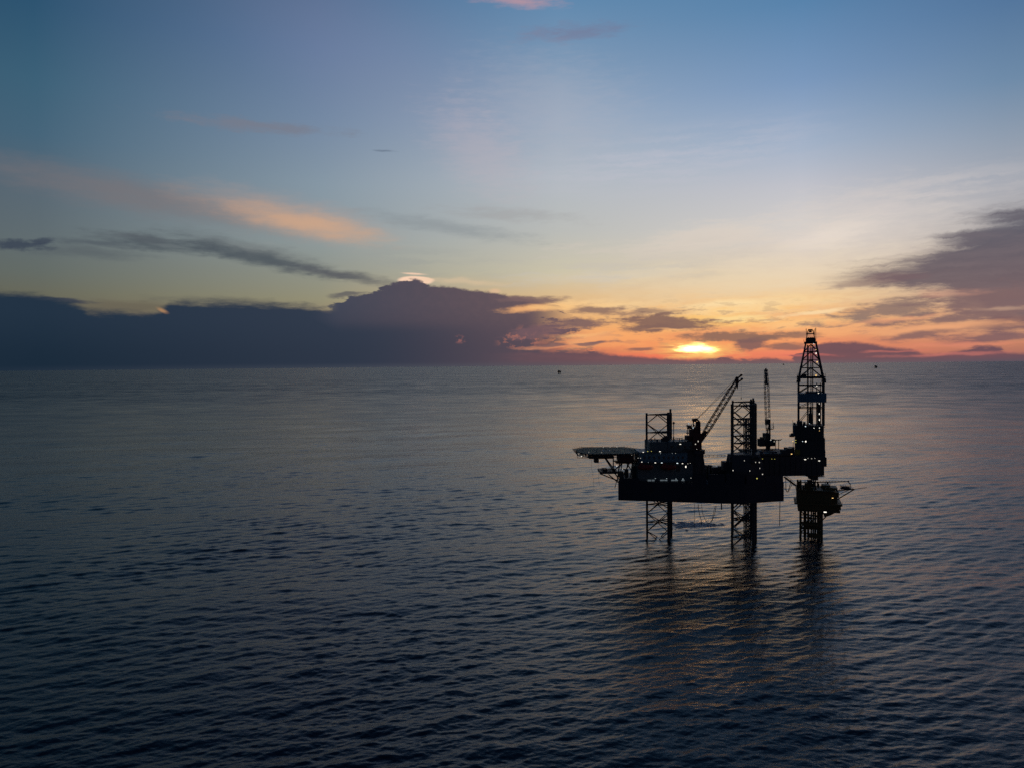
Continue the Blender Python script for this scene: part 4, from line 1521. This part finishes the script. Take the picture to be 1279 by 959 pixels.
# ------------------------------------------------------------------ ropes and hoses
def hang(name, pts, Y, r, label, cat, mat='rope', group=None):
    ws = [P(px, py, Y) for px, py in pts]
    sm = []
    n = len(ws)
    for i in range(n - 1):
        p0, p1, p2, p3 = ws[max(0, i - 1)], ws[i], ws[i + 1], ws[min(n - 1, i + 2)]
        for k in range(5):
            t = k / 5
            sm.append(0.5 * ((2 * p1) + (p2 - p0) * t + (2 * p0 - 5 * p1 + 4 * p2 - p3) * t * t + (3 * p1 - p0 - 3 * p2 + p3) * t ** 3))
    sm.append(ws[-1])
    return tag(obj(name, MB().path(sm, r, 5), M[mat]), label, cat, group)


GR = 'ropes and hoses hanging off the rig'
hang('hanging_rope', [(867.4, 628), (867.4, 640), (867.3, 660)], 262, 0.06, 'straight rope dropping from the hull to the churned water', 'rope', group=GR)
hang('hanging_hose', [(872, 629), (873, 638), (875.4, 648), (876.6, 655)], 262, 0.11, 'dark hose slanting down to the right of the churned water', 'hose', group=GR)
hang('hanging_hose', [(876.4, 629), (877.5, 640), (882, 650), (886, 653), (889.5, 648), (891.5, 638), (893.4, 631)], 262, 0.08,
     'looped hose sagging under the hull midway between the legs', 'hose', group=GR)
hang('hanging_hose', [(894.6, 631), (892.6, 641), (889, 650), (884.6, 654)], 262, 0.10, 'curved hose at the outer side of the loop under the hull', 'hose', group=GR)
hang('hanging_pipe', [(901.2, 628), (901.2, 632), (901.2, 636)], 253, 0.22, 'short stub pipe poking below the hull near the front leg', 'pipe', 'leg', group=GR)
hang('hanging_pipe', [(974.2, 626), (974, 640), (973.8, 656)], 262, 0.13, 'long thin pipe hanging below the hull\'s right end', 'pipe', 'leg', group=GR)
hang('hanging_rope', [(738.5, 574), (739, 584), (740.8, 597), (742, 612)], 268, 0.035, 'thin rope trailing below the helideck gangway', 'rope', group=GR)
hang('hanging_rope', [(747, 577.5), (747.4, 586), (748, 600), (749, 606)], 268, 0.03, 'fainter rope just right of the other below the helideck', 'rope', group=GR)
hang('hanging_hose', [(981.5, 598), (981.6, 608), (983, 614), (985, 611), (987, 604), (988, 598)], 266, 0.12,
     'deep looped hose hanging between hull and wellhead platform', 'hose', group=GR)
hang('hanging_hose', [(980, 608), (982, 612.6), (984.6, 613.6), (987, 609), (990, 602)], 267, 0.09,
     'shallow looped hose crossing to the wellhead platform', 'hose', group=GR)

gw = thing('gangway', 'slanting footbridge from the rig\'s hull down to the wellhead platform', 'gangway', P(981, 596, 266))
mb = MB()
a, b = P(981, 596, 265.5), P(994, 606, 267)
mb.tube(a, b, 0.28, 6)
mb.tube(a + Vector((0, 1.2, 0)), b + Vector((0, 1.2, 0)), 0.28, 6)
obj('walkway', mb, M['steel'], gw)
mb = MB()
for d in (0, 1.2):
    for k in range(6):
        p = a.lerp(b, k / 5) + Vector((0, d, 0))
        mb.tube(p, p + Vector((0, 0, 1.0)), 0.04, 4)
    mb.tube(a + Vector((0, d, 1.0)), b + Vector((0, d, 1.0)), 0.04, 4)
obj('handrail', mb, M['steel'], gw)

# ------------------------------------------------------------------ wellhead platform under the derrick
WY = 270.0
wp0 = P(1014, 668, WY)
wp = thing('wellhead_platform', 'small brown wellhead platform on a cluster of pipes, in the sea below the derrick', 'platform', (wp0.x, WY, 0))
WR = -R(20)
wx, wyv = Vector((math.cos(WR), math.sin(WR), 0)), Vector((-math.sin(WR), math.cos(WR), 0))


def WP(px, py, d=0.0):
    z = P(1014, py, WY).z
    return Vector((wp0.x, WY, 0)) + wx * ((px - 1014) * 0.2785) + wyv * d + Vector((0, 0, z))


def wblk(px0, px1, py0, py1, d0, d1):
    a, b = WP(px0, py1), WP(px1, py0)
    return WP((px0 + px1) / 2, (py0 + py1) / 2, (d0 + d1) / 2), ((px1 - px0) * 0.2785, d1 - d0, b.z - a.z), WR


obj('deck_level', MB().box(*wblk(993.5, 1040, 608.5, 610, -6, 6)), M['well'], wp)
obj('deck_level', MB().box(*wblk(991.5, 1050, 624.6, 626.6, -6, 6)), M['well'], wp)
obj('deck_level', MB().box(*wblk(996, 1047.5, 633.4, 635.2, -5.5, 5.5)), M['well'], wp)
obj('equipment_module', MB().box(*wblk(994.6, 1037, 610.1, 624.5, -5.0, 5.0)), M['well'], wp)
obj('equipment_module', MB().box(*wblk(996, 1043, 626.7, 633.3, -4.8, 4.8)), M['well'], wp)
mb = MB()
mb.box(*wblk(1037.1, 1046.4, 611, 617.5, -4, 3))
mb.box(*wblk(1037.1, 1045, 618.8, 624.5, -3, 4))
mb.box(*wblk(1043.1, 1048.8, 627.8, 632.2, -4, 3))
mb.box(*wblk(1030, 1044.5, 605.8, 608.4, -4, 2))
obj('equipment_module', mb, M['well'], wp)
mb = MB()
zz = WP(1030, 635, 0)
mb.add([WP(1026, 635.3, -4), WP(1043, 635.3, -4), WP(1036, 639.4, -4), WP(1029, 642, -4), WP(1026, 635.3, 3), WP(1043, 635.3, 3), WP(1036, 639.4, 3), WP(1029, 642, 3)],
       [(0, 1, 2, 3), (7, 6, 5, 4), (0, 4, 5, 1), (1, 5, 6, 2), (2, 6, 7, 3), (3, 7, 4, 0)])
obj('sump_tank', mb, M['well'], wp)
mb = MB()
for i in range(44):
    px = random.uniform(995, 1042)
    h = random.uniform(1.0, 6.0) if px < 1034 else random.uniform(0.5, 2.5)
    d = random.uniform(-4, 4)
    w = random.uniform(0.6, 2.4)
    mb.box(*wblk(px, px + w, 608.4 - h, 608.4, d, d + random.uniform(0.4, 1.2)))
for i in range(9):
    px = random.uniform(1001, 1032)
    mb.tube(WP(px, 608.4, random.uniform(-3, 3)), WP(px, 603 - random.uniform(0, 3), random.uniform(-3, 3)), 0.12, 5)
obj('top_piping', mb, M['well'], wp)
mb = MB()
mb.box(*wblk(1005, 1013, 603, 608.4, -2, 2))
mb.box(*wblk(1026, 1036, 603.8, 608.4, -2, 2))
for px in (996, 999.5):
    mb.box(*wblk(px - 1, px + 1.4, 599.5, 608, -2, 1))
obj('christmas_tree', mb, M['well'], wp)
mb = MB()
rail_mb(mb, [WP(993.6, 608.4, -5.9), WP(1040, 608.4, -5.9)])
rail_mb(mb, [WP(991.6, 624.5, -5.9), WP(1050, 624.5, -5.9)])
rail_mb(mb, [WP(1037, 633.3, -5.4), WP(1047.4, 633.3, -5.4)])
obj('railing', mb, M['well'], wp)
for px, d in ((999.2, -4.0), (1000.4, 4.0), (1025.6, -4.0), (1026.2, 4.0)):
    obj('jacket_leg', MB().tube(WP(px, 634, d) - Vector((0, 0, 0)), Vector((*WP(px, 634, d).xy, -8)), 0.42, 8), M['well'], wp)
cond = [(1006.3, 1.0), (1015.6, -1.2), (1020.6, -3), (1004.2, -2), (1008.6, -2.6), (1010.2, 2.4), (1013.0, -2.2), (1017.6, -2.6), (1018.9, 1.8), (1022.6, -2)]
for px, d in cond:
    obj('conductor_pipe', MB().tube(WP(px, 634, d), Vector((*WP(px, 634, d).xy, -8)), 0.30, 8), M['well'], wp)
for py in (640.5, 649.5, 656, 663):
    mb = MB()
    for (p, q) in (((999.2, -4), (1025.6, -4)), ((1000.4, 4), (1026.2, 4)), ((999.2, -4), (1000.4, 4)), ((1025.6, -4), (1026.2, 4))):
        mb.tube(WP(p[0], py, p[1]), WP(q[0], py, q[1]), 0.24, 6)
    obj('horizontal_frame', mb, M['well'], wp)
obj('boat_landing', MB().box(*wblk(1001, 1027, 650.4, 653.2, -4.4, -3.9)).box(*wblk(1006, 1025, 657, 661, 2.6, 3.2)).box(*wblk(1010, 1026, 663, 668, -4.3, -3.8)), M['well'], wp)
for (p, q) in (((999.2, 635), (1012, 649)), ((1025.6, 635), (1012, 649)), ((999.2, 663), (1012, 650)), ((1025.6, 663), (1012, 650))):
    for d in (-4, 4):
        obj('diagonal_brace', MB().tube(WP(*p, d), WP(*q, d), 0.2, 6), M['well'], wp)
obj('diagonal_brace', MB().tube(WP(1027, 648.5, 0), WP(1035, 640, 0), 0.2, 6), M['well'], wp)
fl = obj('flare_boom', MB().tube(WP(1044, 611.2, 0), WP(1066, 608, 0), 0.22, 6).tube(WP(1066, 608, 0), WP(1081, 605.4, 0), 0.10, 5), M['steel'], wp)
obj('strut', MB().tube(WP(1045.6, 621.6, 0), WP(1066, 608.2, 0), 0.22, 6), M['steel'], fl)
obj('strut', MB().tube(WP(1046, 617, 1.5), WP(1060, 609.5, 0.4), 0.12, 6), M['steel'], fl)
for i in range(7):
    t = i / 7
    obj('strut', MB().tube(WP(1044 + 22 * t, 611.2 - 3.2 * t, 0), WP(1046 + 22 * t, 608.6 - 2.6 * t, 0.8), 0.07, 4), M['steel'], fl)
p = WP(1029.2, 634.4, -5.8)
mb = MB().box(p, (1.1, 0.2, 0.5), WR)
mb.cur = 1
mb.box(p - wyv * 0.14, (0.95, 0.08, 0.36), WR)
obj('floodlight', mb, [M['steel'], M['white']], wp)
p = WP(1038.6, 617.8, -4.2)
mb = MB().box(p, (0.6, 0.2, 0.3), WR)
mb.cur = 1
mb.box(p - wyv * 0.14, (0.5, 0.08, 0.2), WR)
obj('floodlight', mb, [M['steel'], M['amber']], wp)

# small platform crane with its boom laid level
pc0 = WP(1012, 608, -1)
pc = thing('platform_crane', 'small dark crane with its boom laid level across the wellhead platform', 'crane', pc0)
obj('pedestal', MB().tube(WP(1012, 608.3, -1), WP(1012, 601.4, -1), 0.5, 10), M['steel'], pc)
obj('slew_house', MB().box(*wblk(1008, 1014.6, 598.6, 602.6, -2.0, 0.2)), M['steel'], pc)
pb = obj('boom', MB().tube(WP(1010, 601.6, -1), WP(1058.5, 598.6, -1), 0.26, 6, 0.17), M['steel'], pc)
for k in range(12):
    t = k / 12
    obj('lacing', MB().tube(WP(1012 + 44 * t, 601.4 - 2.8 * t, -1), WP(1014 + 44 * t, 600.0 - 2.6 * t, -1), 0.06, 4), M['steel'], pb)
obj('boom_head', MB().tube(WP(1058.5, 597.2, -1), WP(1058.5, 599.4, -1), 0.2, 6).tube(WP(1058.5, 598.8, -1), WP(1061, 602, -1), 0.16, 6), M['steel'], pb)
obj('hoist_rope', MB().tube(WP(1036.4, 600.2, -1), WP(1036.4, 608, -1), 0.07, 4).tube(WP(1061, 602, -1), WP(1061.4, 607.4, -1), 0.09, 4), M['wire'], pc)
obj('tail', MB().tube(WP(1010, 601.6, -1), WP(995, 602.6, -1), 0.22, 6), M['steel'], pc)
bk = thing('rescue_basket', 'dark basket platform hanging at the end of the level crane boom', 'basket', WP(1055, 608, -1))
mb = MB()
mb.box(*wblk(1049, 1061.6, 606.6, 608, -2, 0))
mb.box(*wblk(1050, 1060, 604.6, 606.6, -1.6, -0.4))
obj('floor', mb, M['steel'], bk)
mb = rail_mb(MB(), [WP(1049, 606.5, -2), WP(1061.6, 606.5, -2), WP(1061.6, 606.5, 0), WP(1049, 606.5, 0), WP(1049, 606.5, -2)], 0.9, 0.05, 1.2)
obj('cage_rail', mb, M['steel'], bk)
mb = MB()
for px, d in ((1016, 0), (1018.4, 0.6)):
    mb.tube(WP(px, 594.5, d), WP(px, 608, d), 0.22, 6)
tag(obj('drilling_riser', mb, M['leg']), 'pair of riser pipes joining the rig\'s cantilever to the wellhead platform', 'riser')

# ------------------------------------------------------------------ churned water below the hull
def churn(px, py, rx, ry, label):
    p = P(px, py, 268)
    k = (CAMZ - 0.0) / (CAMZ - p.z)
    base = Vector((p.x * k, p.y * k, 0))
    m = bpy.data.materials.new('churned_water')
    m.use_nodes = True
    q = G(m.node_tree)
    b = m.node_tree.nodes['Principled BSDF']
    t = q.n('ShaderNodeTexCoord')
    n = q.noise(t.outputs['Object'], 0.9, 5, 0.65)
    q.put(b.inputs['Base Color'], q.mix(q.mr(n, 0.4, 0.7), (0.05, 0.09, 0.20), (0.24, 0.32, 0.50)))
    b.inputs['Roughness'].default_value = 0.45
    mb = MB()
    rnd = random.Random(3)
    for _ in range(650):
        rr, a = abs(rnd.gauss(0, 0.5)), rnd.uniform(0, 2 * math.pi)
        c = base + Vector((rx * rr * math.cos(a) * 1.4, 1.6 * ry * rr * math.sin(a), 0.1))
        sx, sy, h = rnd.uniform(0.7, 2.4), rnd.uniform(0.4, 1.1), rnd.uniform(0.0, 0.12) * max(0.3, 1 - rr)
        n = 7
        o_ = [c + Vector((sx * math.cos(2 * math.pi * k / n) * rnd.uniform(0.7, 1.2), sy * math.sin(2 * math.pi * k / n) * rnd.uniform(0.7, 1.2), -0.25)) for k in range(n)]
        t_ = [c + (p_ - c) * 0.55 + Vector((0, 0, h + 0.1)) for p_ in o_]
        mb.add(o_ + t_ + [c + Vector((rnd.uniform(-.1, .1), 0, h * 1.25 + 0.1))],
               [(k, (k + 1) % n, n + (k + 1) % n, n + k) for k in range(n)] + [(n + k, n + (k + 1) % n, 2 * n) for k in range(n)])
    o = obj('churned_water', mb, m, kind='stuff', smooth=True)
    o['label'] = label
    return o


churn(867, 656, 6.5, 4.0, 'bluish churned water under the hull where ropes and hoses drop in')

# ------------------------------------------------------------------ platforms far off
def far_platform(px, py, size, label):
    d = ray(px, py)
    k = -CAMZ / d.z
    base = Vector((d.x * k, d.y * k, 0))
    s = size * base.y / F
    t = thing('distant_platform', label, 'platform', base, 'production platforms on the horizon')
    for sx in (-1, 1):
        for sy in (-1, 1):
            obj('jacket_leg', MB().tube(base + Vector((sx * s * 0.26, sy * s * 0.26, -10)), base + Vector((sx * s * 0.22, sy * s * 0.22, s * 0.5)), s * 0.09, 6), M['far'], t)
    obj('jacket_frame', MB().box(base + Vector((0, 0, s * 0.16)), (s * 0.5, s * 0.5, s * 0.08)).box(base + Vector((0, 0, s * 0.36)), (s * 0.6, s * 0.5, s * 0.08)), M['far'], t)
    obj('deck', MB().box(base + Vector((0, 0, s * 0.62)), (s * 0.92, s * 0.7, s * 0.26)), M['far'], t)
    obj('upper_deck', MB().box(base + Vector((-s * 0.08, 0, s * 0.84)), (s * 0.62, s * 0.5, s * 0.20)), M['far'], t)
    obj('helideck', MB().box(base + Vector((s * 0.38, 0, s * 0.80)), (s * 0.42, s * 0.4, s * 0.06)), M['far'], t)
    obj('mast', MB().tube(base + Vector((-s * 0.2, 0, s * 0.9)), base + Vector((-s * 0.2, 0, s * 1.25)), s * 0.03, 5), M['far'], t)
    return t


far_platform(698.6, 467.2, 4.6, 'tiny dark platform far out on open water left of the rig')
far_platform(1094, 459.9, 3.3, 'tiny dark platform far out on open water right of the derrick')
far_platform(978.6, 456.2, 1.7, 'faint speck of a platform on the horizon just left of the derrick')
